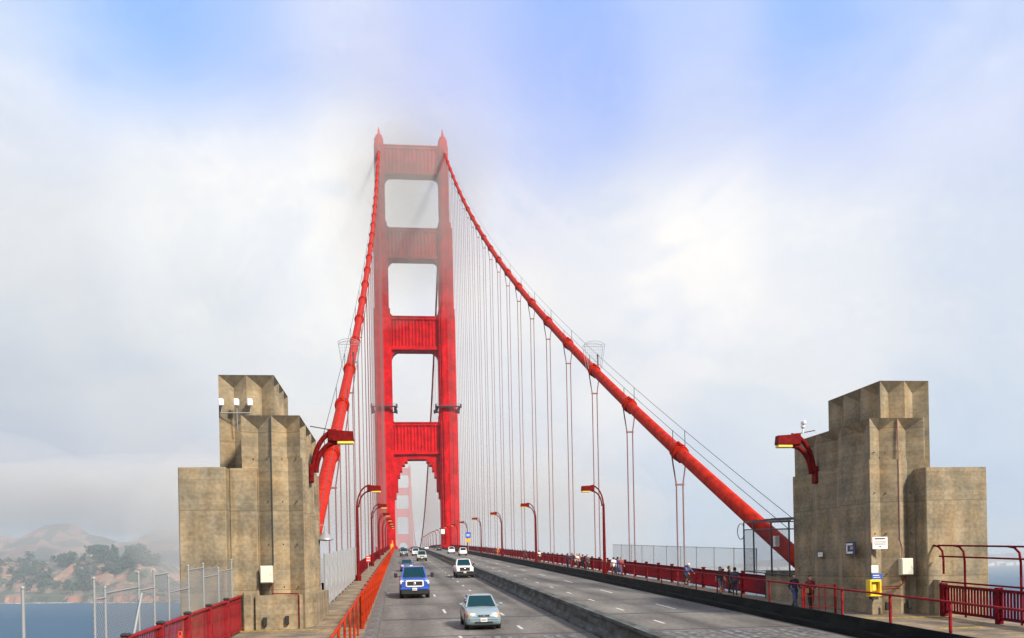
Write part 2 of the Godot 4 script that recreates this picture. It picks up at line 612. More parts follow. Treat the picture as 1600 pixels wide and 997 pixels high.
func make_light() -> void:
	var cam := Camera3D.new()
	cam.name = "camera"
	add_child(cam)
	cam.transform = Transform3D(cam_basis(), CAM)
	cam.projection = Camera3D.PROJECTION_FRUSTUM
	cam.near = 0.1
	cam.far = 40000.0
	cam.size = 0.1 * 997.0 / 1450.0
	cam.frustum_offset = Vector2(0, 0.1 * (885.0 - 498.5) / 1450.0)
	cam.current = true
	var env := Environment.new()
	var sky := Sky.new()
	var pano := PanoramaSkyMaterial.new()
	pano.panorama = ImageTexture.create_from_image(sky_image())
	sky.sky_material = pano
	env.background_mode = Environment.BG_SKY
	env.sky = sky
	env.sky_rotation = Vector3(0, PI, 0)
	env.background_energy_multiplier = 0.68
	env.tonemap_mode = Environment.TONE_MAPPER_LINEAR
	env.tonemap_exposure = 1.47
	env.sdfgi_enabled = true
	env.ssao_enabled = true
	env.ssil_enabled = true
	env.fog_enabled = true
	env.fog_density = 0.0001
	env.fog_light_color = Color(0.88, 0.94, 1.0)
	env.volumetric_fog_enabled = true
	env.volumetric_fog_density = 0.0
	var we := WorldEnvironment.new()
	we.name = "environment"
	we.environment = env
	add_child(we)
	var sun := DirectionalLight3D.new()
	sun.name = "sun"
	sun.light_energy = 1.6
	sun.light_color = Color(1.0, 0.95, 0.87)
	sun.light_angular_distance = 9.0
	sun.shadow_enabled = true
	add_child(sun)
	sun.look_at_from_position(Vector3(0.46, 0.62, 0.64) * 100.0, Vector3.ZERO)


func fog_bank(label: String, at: Vector3, size: Vector3, density: float, box := false) -> void:
	var f := FogVolume.new()
	f.name = numbered("fog_bank")
	f.shape = RenderingServer.FOG_VOLUME_SHAPE_BOX if box else RenderingServer.FOG_VOLUME_SHAPE_ELLIPSOID
	f.size = size
	f.position = at
	var m := FogMaterial.new()
	m.density = density
	m.albedo = Color(0.86, 0.93, 1.0) if box else Color(1, 1, 1)
	f.material = m
	add_child(f)
	tag(f, label, "fog", "fog banks drifting round the bridge")
	f.set_meta("kind", "stuff")


func make_fog() -> void:
	# low cloud hanging round the near tower's upper half in many thin wisps, thinning downwards
	rng.seed = 140
	for y in [126, 137, 147, 156, 164, 171, 177, 182]:
		for k in 2:
			var at := Vector3(rng.randf_range(-6, 6) + (11.0 if k == 0 else -11.0), y + rng.randf_range(-3, 3), -387.0 + rng.randf_range(-4.0, 3.0))
			var size := Vector3(rng.randf_range(42, 62), rng.randf_range(42, 52), rng.randf_range(10, 14))
			fog_bank("thin wisp of low white cloud drifting round the tower top", at, size, 0.0105)
	# mist over the main span that pales the far tower
	fog_bank("pale mist lying over the main span before the far tower", Vector3(0, 60, -1250), Vector3(700, 320, 700), 0.0011)
	# sea haze over the strait and the bay
	fog_bank("bluish sea haze over the far water and hills", Vector3(0, 60, -4200), Vector3(16000, 250, 5400), 0.00013, true)
	# cloud sitting on the headland
	for k in 16:
		var at := Vector3(lerpf(-3000, 500, k / 15.0) + rng.randf_range(-150, 150), rng.randf_range(170, 330), rng.randf_range(-3500, -3100))
		fog_bank("thin grey cloud sitting on the headland hills", at, Vector3(rng.randf_range(900, 1500), rng.randf_range(180, 380), 700), 0.00085)


# ---------------------------------------------------------------- land and water

func crest(x: float) -> float:  # height of the near headland's ridge above the sea
	var p := [[-1500, 118], [-1200, 112], [-975, 100], [-900, 106], [-826, 116], [-751, 112], [-675, 116], [-640, 98], [-600, 66], [-560, 36], [-515, 10], [-470, 0]]
	if x <= p[0][0]:
		return p[0][1]
	for i in p.size() - 1:
		if x < p[i + 1][0]:
			return lerpf(p[i][1], p[i + 1][1], (x - p[i][0]) / (p[i + 1][0] - p[i][0]))
	return 0.0


var hill_noise := FastNoiseLite.new()


func shore(x: float) -> float:
	return 2190.0 - 0.52 * (x + 518.0) + 26.0 * hill_noise.get_noise_2d(x * 0.7, 5.0)


func headland(x: float, d: float) -> float:  # height above the sea
	var s := shore(x)
	var t := (d - s) / 300.0
	if t < 0.0:
		return -3.0
	var c := crest(x)
	var nz := hill_noise.get_noise_2d(x * 0.35, d * 0.35)
	var bluff := minf(c * 0.35, 16.0 * smoothstep(0.0, 0.06, t))
	var h := bluff + maxf(0.0, c - bluff) * smoothstep(0.02, 1.0, t) + nz * 13.0 * smoothstep(0.0, 0.3, t) * minf(1.0, c / 60.0)
	if t > 1.0:
		h -= (t - 1.0) * 30.0
	return h


func make_land() -> void:
	hill_noise.seed = 4
	hill_noise.frequency = 0.02
	hill_noise.fractal_octaves = 4
	var w := G.new()
	var e := 14000.0
	w.quad(Vector3(-e, SEA, 3000), Vector3(e, SEA, 3000), Vector3(e, SEA, -e), Vector3(-e, SEA, -e))
	structure("water", w, M.water)
	# near headland with dry grass, scrub and raw orange cliffs
	var g := G.new()
	g.colored = true
	var tint := FastNoiseLite.new()
	tint.seed = 8
	tint.frequency = 0.012
	tint.fractal_octaves = 4
	var nx := 150
	var nd := 64
	var pts := []
	for i in nx + 1:
		var row := []
		var x := -1750.0 + 1290.0 * i / nx
		for j in nd + 1:
			var d := shore(x) - 6.0 + 560.0 * pow(float(j) / nd, 1.3)
			row.append(Vector3(x, SEA + headland(x, d), -d))
		pts.append(row)
	for i in nx:
		for j in nd:
			for t in [[pts[i][j], pts[i + 1][j], pts[i + 1][j + 1]], [pts[i][j], pts[i + 1][j + 1], pts[i][j + 1]]]:
				var m: Vector3 = (t[0] + t[1] + t[2]) / 3.0
				var q := tint.get_noise_2d(m.x, m.z) + 0.25 * tint.get_noise_2d(m.x * 4.0, m.z * 4.0)
				var c := Color(0.20, 0.135, 0.10)
				var up: float = (t[1] - t[0]).cross(t[2] - t[0]).normalized().y
				if absf(up) < 0.80 and q > 0.0:
					c = Color(0.32, 0.155, 0.095)
				elif q < -0.06:
					c = Color(0.055, 0.068, 0.045)
				elif q < 0.08:
					c = Color(0.13, 0.105, 0.075)
				g.col = c
				g.tri(t[0], t[1], t[2])
	structure("headland", g, M.hill)
	# higher hills behind, going up into the cloud
	for r in [["hills_far_left", -4200.0, 250.0, 3000.0, 1500.0, 265.0, 17], ["hills_far_right", 700.0, 8200.0, 5200.0, 1400.0, 105.0, 23]]:
		var f := FastNoiseLite.new()
		f.seed = r[6]
		f.frequency = 0.0012
		f.fractal_octaves = 5
		var h := G.new()
		h.colored = true
		var grid := []
		for i in 91:
			var row := []
			var x: float = lerpf(r[1], r[2], i / 90.0)
			for j in 25:
				var d: float = r[3] + r[4] * j / 24.0
				var edge: float = smoothstep(0.0, 0.12, i / 90.0) * (smoothstep(1.0, 0.72, i / 90.0) if r[0] == "hills_far_left" else smoothstep(0.0, 0.45, i / 90.0) * 0.8 + 0.2)
				var up := smoothstep(0.0, 1.0, j / 22.0)
				var y: float = r[5] * edge * up * (0.75 + 0.7 * f.get_noise_2d(x, d)) + 14.0 * f.get_noise_2d(x * 5.0, d * 5.0) * up - (3.0 if j == 0 else 0.0)
				row.append(Vector3(x, SEA + y, -d - 260.0 * f.get_noise_2d(x, 40.0)))
			grid.append(row)
		for i in 90:
			for j in 24:
				var q := f.get_noise_2d(grid[i][j].x * 4.0, grid[i][j].z * 4.0)
				h.col = Color(0.24, 0.155, 0.12) if q > -0.05 else Color(0.10, 0.095, 0.07)
				h.quad(grid[i][j], grid[i + 1][j], grid[i + 1][j + 1], grid[i][j + 1])
		structure(r[0], h, M.hill)
	# surf along the headland's foot
	var s := G.new()
	rng.seed = 31
	for k in 46:
		var x := rng.randf_range(-1300, -480)
		var d := shore(x) - rng.randf_range(2, 14)
		var l := rng.randf_range(8, 34)
		var p := Vector3(x, SEA + 0.25, -d)
		s.cbox(p, Vector3(l, 0.5, rng.randf_range(1.0, 3.0)), 0.2)
	var so := single("surf", s, M.foam, "white surf breaking along the foot of the wooded headland", "surf", Vector3(-800, SEA, -2300))
	so.set_meta("kind", "stuff")
	# far town on the bay shore
	var tw := G.new()
	rng.seed = 33
	for k in 260:
		var x := rng.randf_range(1500, 6200)
		var z := -5260.0 - rng.randf_range(0, 330)
		var hh := rng.randf_range(8, 26)
		tw.box(Vector3(x, SEA + 10 + hh / 2, z), Vector3(rng.randf_range(14, 60), hh, 20))
	var to := single("far_town", tw, M.house, "pale waterfront town far across the bay on the right", "town", Vector3(3800, SEA, -5400))
	to.set_meta("kind", "stuff")


func make_trees() -> void:
	# wind-clipped evergreen trees on the headland: trunk and a crown of many leaf clumps
	var crowns := []
	rng.seed = 90
	for v in 4:
		var g := G.new()
		var lobes := []
		for k in 7:
			lobes.append([Vector3(rng.randf_range(-0.32, 0.32), rng.randf_range(0.36, 0.82), rng.randf_range(-0.32, 0.32)), rng.randf_range(0.13, 0.25)])
		lobes.append([Vector3(0, 0.86, 0), 0.13])
		for l in lobes:
			for k in 34:
				var q := Vector3(rng.randfn(), rng.randfn() * 0.8, rng.randfn()).normalized()
				var p: Vector3 = l[0] + q * l[1] * pow(rng.randf(), 0.4)
				var a := Vector3(rng.randfn(), rng.randfn(), rng.randfn()).normalized() * rng.randf_range(0.03, 0.06)
				var bb := a.cross(q).normalized() * rng.randf_range(0.03, 0.055)
				g.quad(p - a - bb, p + a - bb * 0.4, p + a * 0.7 + bb, p - a * 0.5 + bb)
		crowns.append(g.mesh())
	var tg := G.new()
	tg.tube([Vector3(0, -0.05, 0), Vector3(0.01, 0.2, 0), Vector3(0, 0.45, 0.01), Vector3(0.01, 0.75, 0)], [0.035, 0.028, 0.02, 0.008], 6)
	tg.tube([Vector3(0, 0.3, 0), Vector3(0.16, 0.5, 0.05), Vector3(0.25, 0.62, 0.08)], [0.016, 0.011, 0.004], 5)
	tg.tube([Vector3(0, 0.35, 0), Vector3(-0.14, 0.52, -0.08), Vector3(-0.24, 0.66, -0.1)], [0.015, 0.010, 0.004], 5)
	var trunk := tg.mesh()
	rng.seed = 92
	var spots := []
	# [x, metres inland, spread x, spread inland, count, height]
	for c in [[-1010, 190, 50, 70, 16, 22, "at the left end of the headland"], [-930, 120, 60, 60, 26, 21, "on the lower left slope of the headland"], [-900, 240, 30, 40, 14, 30, "on the tall left clump of the headland's ridge"], [-820, 140, 40, 80, 22, 22, "on the middle slope of the headland"], [-806, 260, 34, 30, 16, 31, "in the tall clump at the middle of the ridge"], [-745, 210, 40, 60, 20, 24, "on the slope right of the ridge's middle"], [-690, 275, 36, 30, 20, 29, "in the tall clump at the right of the ridge"], [-668, 200, 26, 30, 12, 21, "just below the right clump on the headland"], [-640, 250, 14, 24, 7, 22, "standing apart at the ridge's right end"], [-775, 90, 26, 18, 9, 17, "near the shore at the middle of the headland"], [-1090, 200, 50, 60, 12, 23, "at the far left, cut by the picture's edge"]]:
		for k in c[4]:
			spots.append([c[0] + rng.randfn() * c[2] * 0.6, c[1] + rng.randfn() * c[3] * 0.6, c[5] * rng.randf_range(0.75, 1.2), c[6]])
	for s in spots:
		var d := shore(s[0]) + maxf(18.0, s[1])
		var y := SEA + headland(s[0], d)
		var o := thing("evergreen_tree", "dark evergreen tree " + s[3], "tree", Vector3(s[0], y, -d), "trees on the headland across the water")
		var t := Transform3D(Basis(Vector3.UP, rng.randf() * TAU).scaled(Vector3(s[2] * rng.randf_range(1.0, 1.5), s[2], s[2] * rng.randf_range(1.0, 1.5))), Vector3.ZERO)
		inst(o, "trunk", trunk, M.bark, t)
		inst(o, "crown", crowns[rng.randi() % 4], M.leaf[rng.randi() % 3], t)
	# low scrub
	var b := G.new()
	rng.seed = 94
	for k in 420:
		var x := rng.randf_range(-1300, -560)
		var d := shore(x) + rng.randf_range(15, 300)
		var p := Vector3(x, SEA + headland(x, d), -d)
		if headland(x, d) < 6.0 or hill_noise.get_noise_2d(x * 0.2, d * 0.2) < 0.02:
			continue
		for m in 14:
			var q := p + Vector3(rng.randf_range(-5, 5), rng.randf_range(0.2, 3.2), rng.randf_range(-4, 4))
			var a := Vector3(rng.randfn(), rng.randfn(), rng.randfn()).normalized() * rng.randf_range(0.8, 1.6)
			var c := a.cross(Vector3(rng.randfn(), rng.randfn(), 0.3)).normalized() * rng.randf_range(0.7, 1.3)
			b.quad(q - a - c, q + a - c, q + a + c, q - a + c)
	var bo := single("scrub", b, M.leaf[1], "low dark scrub scattered over the headland slope", "scrub", Vector3(-800, SEA, -2300))
	bo.set_meta("kind", "stuff")


# ---------------------------------------------------------------- deck

func make_deck() -> void:
	var g := G.new()
	sweep(g, rect(-9.57, 9.57, -0.5, 0.0), -40, 1700, 10)
	structure("road", g, M.road)
	g = G.new()
	sweep(g, rect(-13.0, -10.06, -0.5, 0.35), 54.0, 1700, 10)
	sweep(g, rect(-16.4, -10.06, -0.5, 0.35), -40, 54.0, 6)
	structure("sidewalk_left", g, M.walk)
	g = G.new()
	sweep(g, rect(9.96, 13.55, -0.5, 0.35), 52.0, 1700, 10)
	sweep(g, rect(9.96, 16.8, -0.5, 0.35), -40, 52.0, 6)
	structure("sidewalk_right", g, M.walk)
	g = G.new()  # riveted steel kerb ledge along the left edge of the roadway
	sweep(g, [Vector2(-10.06, -0.4), Vector2(-9.57, -0.4), Vector2(-9.57, 0.12), Vector2(-9.72, 0.30), Vector2(-10.06, 0.36)], -40, 1700, 10)
	structure("kerb_left", g, M.kerb)
	g = G.new()  # girders under the edges
	for s: float in [-1.0, 1.0]:
		sweep(g, rect(12.2, 12.8, -2.2, -0.52), 45, 1700, 15, s)
		sweep(g, rect(12.2, 12.8, -9.6, -9.0), 45, 1700, 15, s)
	structure("deck_girder", g, M.rail)
	# painted lane dashes: (line, first distance), 3 m marks every 7.3 m, set 4 mm above the roadway
	for l in [[-6.03, 37.6, 14.9, 2.7], [-3.0, 42.4, 7.7, 1.7], [3.95, 43.2, 8.0, 1.8], [6.95, 51.2, 15.7, 4.0]]:
		var h := G.new()
		var d: float = l[1]
		while d < 330.0:
			sweep(h, rect(l[0] - 0.07, l[0] + 0.07, 0.001, 0.006), d, d + l[3], 4)
			d += l[2]
		structure("lane_marking", h, M.line).name = numbered("lane_marking")
	# expansion joints across the road: dark steel fingers between pale plates
	var j := G.new()
	sweep(j, rect(-9.5, 9.5, 0.001, 0.008), 48.8, 49.25, 1)
	sweep(j, rect(-9.5, 9.5, 0.001, 0.008), 40.2, 40.45, 1)
	for d in [59.8, 75.4, 91.0, 106.6, 122.2, 137.8]:
		sweep(j, rect(-9.5, 9.5, 0.001, 0.006), d, d + 0.16, 1)
	structure("expansion_joint", j, M.joint)
	var p := G.new()
	rng.seed = 71
	for k in 36:
		var x := -9.3 + k * 0.52
		if absf(x + 0.2) < 0.75:
			continue
		sweep(p, rect(x, x + rng.randf_range(0.2, 0.4), 0.001, 0.010), 36.2 + rng.randf_range(-0.3, 0.2), 39.6 + rng.randf_range(-0.4, 0.2), 4)
	structure("joint_plate", p, M.plate_steel)
	# yellow paint on the walks by the pylons
	var y := G.new()
	sweep(y, rect(-15.6, -10.3, 0.351, 0.356), 41.1, 41.45, 1)
	sweep(y, rect(-12.3, -10.3, 0.351, 0.356), 47.6, 47.9, 1)
	sweep(y, rect(10.6, 16.3, 0.351, 0.356), 39.1, 39.5, 1)
	sweep(y, rect(12.6, 14.6, 0.351, 0.356), 34.4, 34.8, 1)
	structure("walk_marking", y, M.yellow_line)
	# joints scored across the walks
	var sj := G.new()
	for k in 14:
		sweep(sj, rect(-12.6, -10.2, 0.351, 0.354), 42.5 + k * 3.9, 42.56 + k * 3.9, 1)
	for k in 12:
		sweep(sj, rect(10.3, 15.2, 0.351, 0.354), 26.0 + k * 1.5, 26.05 + k * 1.5, 1)
	structure("walk_joint", sj, M.joint)


func make_median() -> void:
	# movable concrete barrier: a chain of tapered segments
	var o := thing("median_barrier", "long grey-green concrete barrier between the opposing lanes", "barrier", pt(0, 0, 120))
	var prof := [Vector2(-0.33, 0.0), Vector2(0.33, 0.0), Vector2(0.33, 0.10), Vector2(0.17, 0.34), Vector2(0.12, 0.72), Vector2(0.20, 0.78), Vector2(0.20, 0.92), Vector2(-0.20, 0.92), Vector2(-0.20, 0.78), Vector2(-0.12, 0.72), Vector2(-0.17, 0.34), Vector2(-0.33, 0.10)]
	var d := 22.0
	rng.seed = 60
	while d < 400.0:
		var l := 3.9 if d < 160 else 15.6
		var g := G.new()
		sweep(g, prof, d + 0.03, d + l - 0.03, 8)
		var s := put(o, "segment", g, M.barrier)
		if d < 62.0:
			# ochre reflector chips along the foot, worn unevenly
			var y := G.new()
			var k := d + 0.3
			while k < d + l - 0.4:
				var w := rng.randf_range(0.12, 0.3)
				if rng.randf() < 0.8:
					var a := pt(-0.30, 0.16, k)
					var b := pt(-0.19, 0.34, k)
					var a2 := pt(-0.30, 0.16, k + w)
					var b2 := pt(-0.19, 0.34, k + w)
					var nn := Vector3(-0.012, 0.007, 0)
					y.hexa([a, a2, b2, b, a + nn, a2 + nn, b2 + nn, b + nn])
				k += w + rng.randf_range(0.05, 0.14)
			part(s, "reflector_strip", y, M.yellow_line)
		d += l
	var f := G.new()
	sweep(f, prof, 400, 1500, 20)
	put(o, "far_segment", f, M.barrier)


# ---------------------------------------------------------------- tower

func notched(cx: float, cz: float, hw: float, hd: float, n: float) -> PackedVector2Array:  # rectangle whose corners step in twice
	var q := PackedVector2Array()
	var c := [Vector2(hw, hd - 2 * n), Vector2(hw - n * 0.8, hd - 2 * n), Vector2(hw - n * 0.8, hd - n), Vector2(hw - 2 * n, hd - n), Vector2(hw - 2 * n, hd)]
	for e in c:
		q.append(Vector2(cx + e.x, cz + e.y))
	for i in range(4, -1, -1):
		q.append(Vector2(cx - c[i].x, cz + c[i].y))
	for e in c:
		q.append(Vector2(cx - e.x, cz - e.y))
	for i in range(4, -1, -1):
		q.append(Vector2(cx + c[i].x, cz - c[i].y))
	return q


func make_tower() -> Node3D:
	var o := thing("bridge_tower", "tall red art deco bridge tower straddling the road, its top lost in fog", "tower", pt(0, 0, TOWER_D))
	# [from, to, centre x, half width, half depth, corner step]
	var lev := [[-76.0, 1.2, 13.6, 4.6, 8.2, 0.7], [1.2, 53.9, 13.62, 3.85, 7.4, 0.75], [53.9, 57.5, 13.55, 3.95, 6.9, 0.7], [57.5, 99.0, 13.5, 3.65, 6.4, 0.65], [99.0, 102.0, 13.65, 3.45, 5.9, 0.6], [102.0, 136.6, 13.75, 3.05, 5.4, 0.55], [136.6, 139.0, 13.6, 2.75, 4.9, 0.5], [139.0, 172.0, 13.55, 2.1, 4.4, 0.4], [172.0, 173.6, 13.55, 1.7, 3.6, 0.3]]
	for s: float in [-1.0, 1.0]:
		var g := G.new()
		for e in lev:
			g.prism(notched(s * e[2], 0, e[3], e[4], e[5]), e[0], e[1])
			if e[1] - e[0] > 20.0 and e[0] > 0:
				# shallow vertical ribs up the face between the corner steps
				for r in [-0.45, 0.0, 0.45]:
					for z: float in [-1.0, 1.0]:
						g.box(Vector3(s * e[2] + r * e[3], (e[0] + e[1]) / 2, z * (e[4] + 0.06)), Vector3(0.34, e[1] - e[0] - 1.5, 0.14))
				# plate seams
				var y: float = e[0] + 5.0
				while y < e[1] - 2:
					g.box(Vector3(s * e[2], y, 0), Vector3(2 * (e[3] - 2 * e[5]) + 0.1, 0.16, 2 * e[4] + 0.12))
					y += 6.4
		var leg := part(o, "leg", g, M.tower)
		# railed platform with lamps round the leg
		var c := G.new()
		for z: float in [-1.0, 1.0]:
			c.box(Vector3(s * 13.5, 60.0, z * 7.6), Vector3(10.0, 0.35, 1.6))
			c.box(Vector3(s * 13.5 + z * 4.7, 60.0, 0), Vector3(1.2, 0.35, 15.0))
			for q in [0.6, 1.15]:
				c.box(Vector3(s * 13.5, 60.0 + q, z * 8.3), Vector3(10.4, 0.07, 0.07))
			for x in [-5.0, -2.5, 0.0, 2.5, 5.0]:
				c.box(Vector3(s * 13.5 + x, 60.6, z * 8.3), Vector3(0.1, 1.2, 0.1))
			for x in [-5.3, 5.3]:
				c.box(Vector3(s * 13.5 + x, 60.2, z * 7.2), Vector3(0.7, 1.6, 0.9))
		part(leg, "platform", c, M.dark_steel)
		# stepped saddle housing with its finial
		var h := G.new()
		h.prism(notched(s * 13.55, 0, 1.9, 3.4, 0.35), 173.6, 174.8)
		h.prism(notched(s * 13.55, 0, 1.35, 2.6, 0.3), 174.8, 176.4)
		h.hexa([Vector3(s * 13.55 - 0.8, 176.4, 0.9), Vector3(s * 13.55 + 0.8, 176.4, 0.9), Vector3(s * 13.55 + 0.8, 176.4, -0.9), Vector3(s * 13.55 - 0.8, 176.4, -0.9), Vector3(s * 13.55 - 0.12, 180.6, 0.12), Vector3(s * 13.55 + 0.12, 180.6, 0.12), Vector3(s * 13.55 + 0.12, 180.6, -0.12), Vector3(s * 13.55 - 0.12, 180.6, -0.12)])
		part(o, "saddle_housing", h, M.tower)
	# struts: [bottom, top, half opening, half depth]
	for e in [[40.2, 53.9, 9.9, 4.2], [84.7, 99.0, 9.9, 3.8], [123.7, 136.6, 10.8, 3.3], [159.7, 172.0, 11.6, 2.7]]:
		var g := G.new()
		var hgt: float = e[1] - e[0]
		var ym: float = (e[0] + e[1]) / 2
		g.box(Vector3(0, ym, 0), Vector3(2 * e[2], hgt - 0.1, 2 * e[3] - 0.6))
		for z: float in [-1.0, 1.0]:
			g.box(Vector3(0, e[0] + 0.75, z * (e[3] - 0.1)), Vector3(2 * e[2], 1.4, 0.9))
			g.box(Vector3(0, e[1] - 0.75, z * (e[3] - 0.1)), Vector3(2 * e[2], 1.4, 0.9))
			g.box(Vector3(0, e[1] - 0.2, z * (e[3] + 0.3)), Vector3(2 * e[2], 0.35, 0.7))
			# fluted panel: chevron ribs between the flanges
			var n := 14
			for i in n:
				var x: float = (i + 0.5 - n / 2.0) * 2 * e[2] / n
				var wv: float = 0.5 + 0.25 * (i % 2)
				g.prism(PackedVector2Array([Vector2(x - wv, z * (e[3] - 0.32)), Vector2(x + wv, z * (e[3] - 0.32)), Vector2(x, z * (e[3] + 0.05 + 0.12 * (i % 2)))]), e[0] + 1.46, e[1] - 1.46)
		part(o, "cross_strut", g, M.tower)
	# curved gussets in the corners of the three openings above the road portal
	for e in [[53.9, 84.7, 9.85, 2.6, 3.4], [99.0, 123.7, 10.75, 3.4, 2.9], [136.6, 159.7, 11.5, 3.6, 2.4]]:
		for s: float in [-1.0, 1.0]:
			for up in [0, 1]:
				var r: float = e[3] * (1.0 if e[0] > 60 else (1.5 if up == 1 else 0.6))
				var y0: float = e[1] if up == 1 else e[0]
				var dy := -1.0 if up == 1 else 1.0
				var poly := PackedVector2Array([Vector2(s * (e[2] + 0.2), y0 + dy * -0.02)])
				var k := 7
				for i in k + 1:
					var t := PI / 2 * i / k
					poly.append(Vector2(s * (e[2] - r + r * cos(t)) if true else 0.0, y0 + dy * (r - r * sin(t))))
				if not Geometry2D.is_polygon_clockwise(poly):
					pass
				else:
					poly.reverse()
				var g := G.new()
				g.extrude(poly, -e[4] + 0.4, e[4] - 0.4)
				part(o, "corner_gusset", g, M.tower)
	# stepped corbels of the road portal
	for s: float in [-1.0, 1.0]:
		var g := G.new()
		var st := [[9.9, 21.5, 9.0], [9.0, 24.5, 8.2], [8.2, 30.5, 7.3], [7.3, 33.2, 6.4], [6.4, 35.6, 5.2], [5.2, 37.0, 4.0], [4.0, 38.2, 0.0]]
		for e in st:
			var a: float = e[0]
			var b: float = e[2]
			g.box(Vector3(s * (a + b) / 2, (e[1] + 40.3) / 2, 0), Vector3(a - b, 40.3 - e[1], 7.2 - 0.05 * b))
		part(o, "portal_corbel", g, M.tower)
	return o


# ---------------------------------------------------------------- cables

func ordinal(k: int) -> String:
	var w := ["first", "second", "third", "fourth", "fifth", "sixth", "seventh", "eighth", "ninth", "tenth", "eleventh", "twelfth", "thirteenth", "fourteenth", "fifteenth", "sixteenth", "seventeenth", "eighteenth", "nineteenth", "twentieth", "last"]
	return w[mini(k, w.size() - 1)]


func side_cable(d: float) -> float:  # height in world
	var top := deck(TOWER_D) + 172.5
	var low := deck(51.0) + 3.0
	var t := (d - 51.0) / (TOWER_D - 51.0)
	# sagging parabola between the pylon and the tower saddle
	return lerpf(low, top, t) - 4.0 * 10.6 * t * (1.0 - t)


func main_cable_y(d: float) -> float:
	var t := (d - TOWER_D) / SPAN
	var top := deck(TOWER_D) + 172.5
	return top - 4.0 * (172.5 - 12.0) * t * (1.0 - t)


func make_cables() -> void:
	var bands := []
	for k in 21:
		bands.append(72.1 + 15.65 * k)
	for s: float in [-1.0, 1.0]:
		var cx: float = -13.55 if s < 0 else 13.85
		var o := thing("main_cable", "thick red main cable climbing from the %s pylon to the tower top" % ("left" if s < 0 else "right"), "cable", Vector3(cx, side_cable(60), -60), "main suspension cables")
		var p := []
		for i in 71:
			var d := 48.9 + (TOWER_D - 48.9) * i / 70.0
			p.append(Vector3(cx, side_cable(d), -d))
		var g := G.new()
		g.tube(p, 0.5, 14)
		put(o, "cable_wrapping", g, M.cable)
		var ring := G.new()
		ring.lathe(Transform3D(), [Vector2(0.5, -0.62), Vector2(0.66, -0.6), Vector2(0.66, -0.42), Vector2(0.60, -0.38), Vector2(0.60, -0.12), Vector2(0.70, -0.1), Vector2(0.70, 0.1), Vector2(0.60, 0.12), Vector2(0.60, 0.38), Vector2(0.66, 0.42), Vector2(0.66, 0.6), Vector2(0.5, 0.62)], 12)
		ring.box(Vector3(0, 0, 0.66), Vector3(0.16, 1.1, 0.2))
		ring.box(Vector3(0, 0, -0.66), Vector3(0.16, 1.1, 0.2))
		var rm := ring.mesh()
		for d in bands:
			var sl := atan(side_cable(d + 0.5) - side_cable(d - 0.5))
			var t := Transform3D(Basis(Vector3.RIGHT, sl) * Basis(Vector3.RIGHT, -PI / 2), Vector3(cx, side_cable(d), -d) - o.position)
			inst(o, "cable_band", rm, M.cable, t)
			if d < 210:
				var w := G.new()
				for e in [-0.5, 0.5]:
					w.tube([Vector3(cx + e, side_cable(d) + 0.3, -d), Vector3(cx + e, side_cable(d) + 1.75, -d)], 0.03, 5)
				put(o, "stanchion", w, M.dark_steel)
		for e in [-0.5, 0.5]:
			var q := []
			for i in 41:
				var d := 50.3 + 300.0 * i / 40.0
				q.append(Vector3(cx + e, side_cable(d) + 1.72, -d))
			var r := G.new()
			r.tube(q, 0.026, 4)
			put(o, "hand_rope", r, M.dark_steel)
		# main span
		var m := thing("main_cable", "dark %s main cable sagging away over the main span beyond the tower" % ("left" if s < 0 else "right"), "cable", Vector3(s * 13.6, main_cable_y(TOWER_D + 640), -TOWER_D - 640), "main suspension cables")
		var mp := []
		for i in 81:
			var d := TOWER_D + SPAN * i / 80.0
			mp.append(Vector3(s * 13.6, main_cable_y(d), -d))
		g = G.new()
		g.tube(mp, 0.5, 8)
		put(m, "cable_wrapping", g, M.cable)
	# suspender ropes of the side span
	for s: float in [-1.0, 1.0]:
		var cx: float = -13.55 if s < 0 else 13.85
		for k in bands.size():
			var d: float = bands[k]
			var y := side_cable(d)
			var b := pt(cx, -0.4, d)
			var side_word := "left" if s < 0 else "right"
			var lab := "suspender ropes hanging from the %s cable, %s from the pylon" % [side_word, ordinal(k)]
			var o := thing("suspender", lab, "cable", b, "suspender ropes of the near side span")
			for e in [-0.27, 0.27]:
				var g := G.new()
				g.tube([Vector3(cx + e * 2.3, y - 0.1, -d), Vector3(cx + e * 1.9, y - 1.0, -d), Vector3(cx + e, y - 2.6, -d), Vector3(cx + e, b.y, -d)], 0.06, 6)
				put(o, "rope", g, M.rope)
			var c := G.new()
			c.box(Vector3(cx, y - 2.6, -d), Vector3(0.75, 0.14, 0.14))
			put(o, "spreader", c, M.rope)
	# suspenders of the main span seen through and beside the portal
	for k in range(1, 42):
		var d := TOWER_D + 15.24 * 2 * k
		var g := G.new()
		for e in [-0.27, 0.27]:
			g.tube([Vector3(13.6 + e, main_cable_y(d), -d), pt(13.6 + e, 0, d)], 0.07, 4)
		single("suspender", g, M.rope, "thin suspender ropes of the main span seen beyond the tower", "cable", pt(13.6, 0, d), "suspender ropes of the main span")


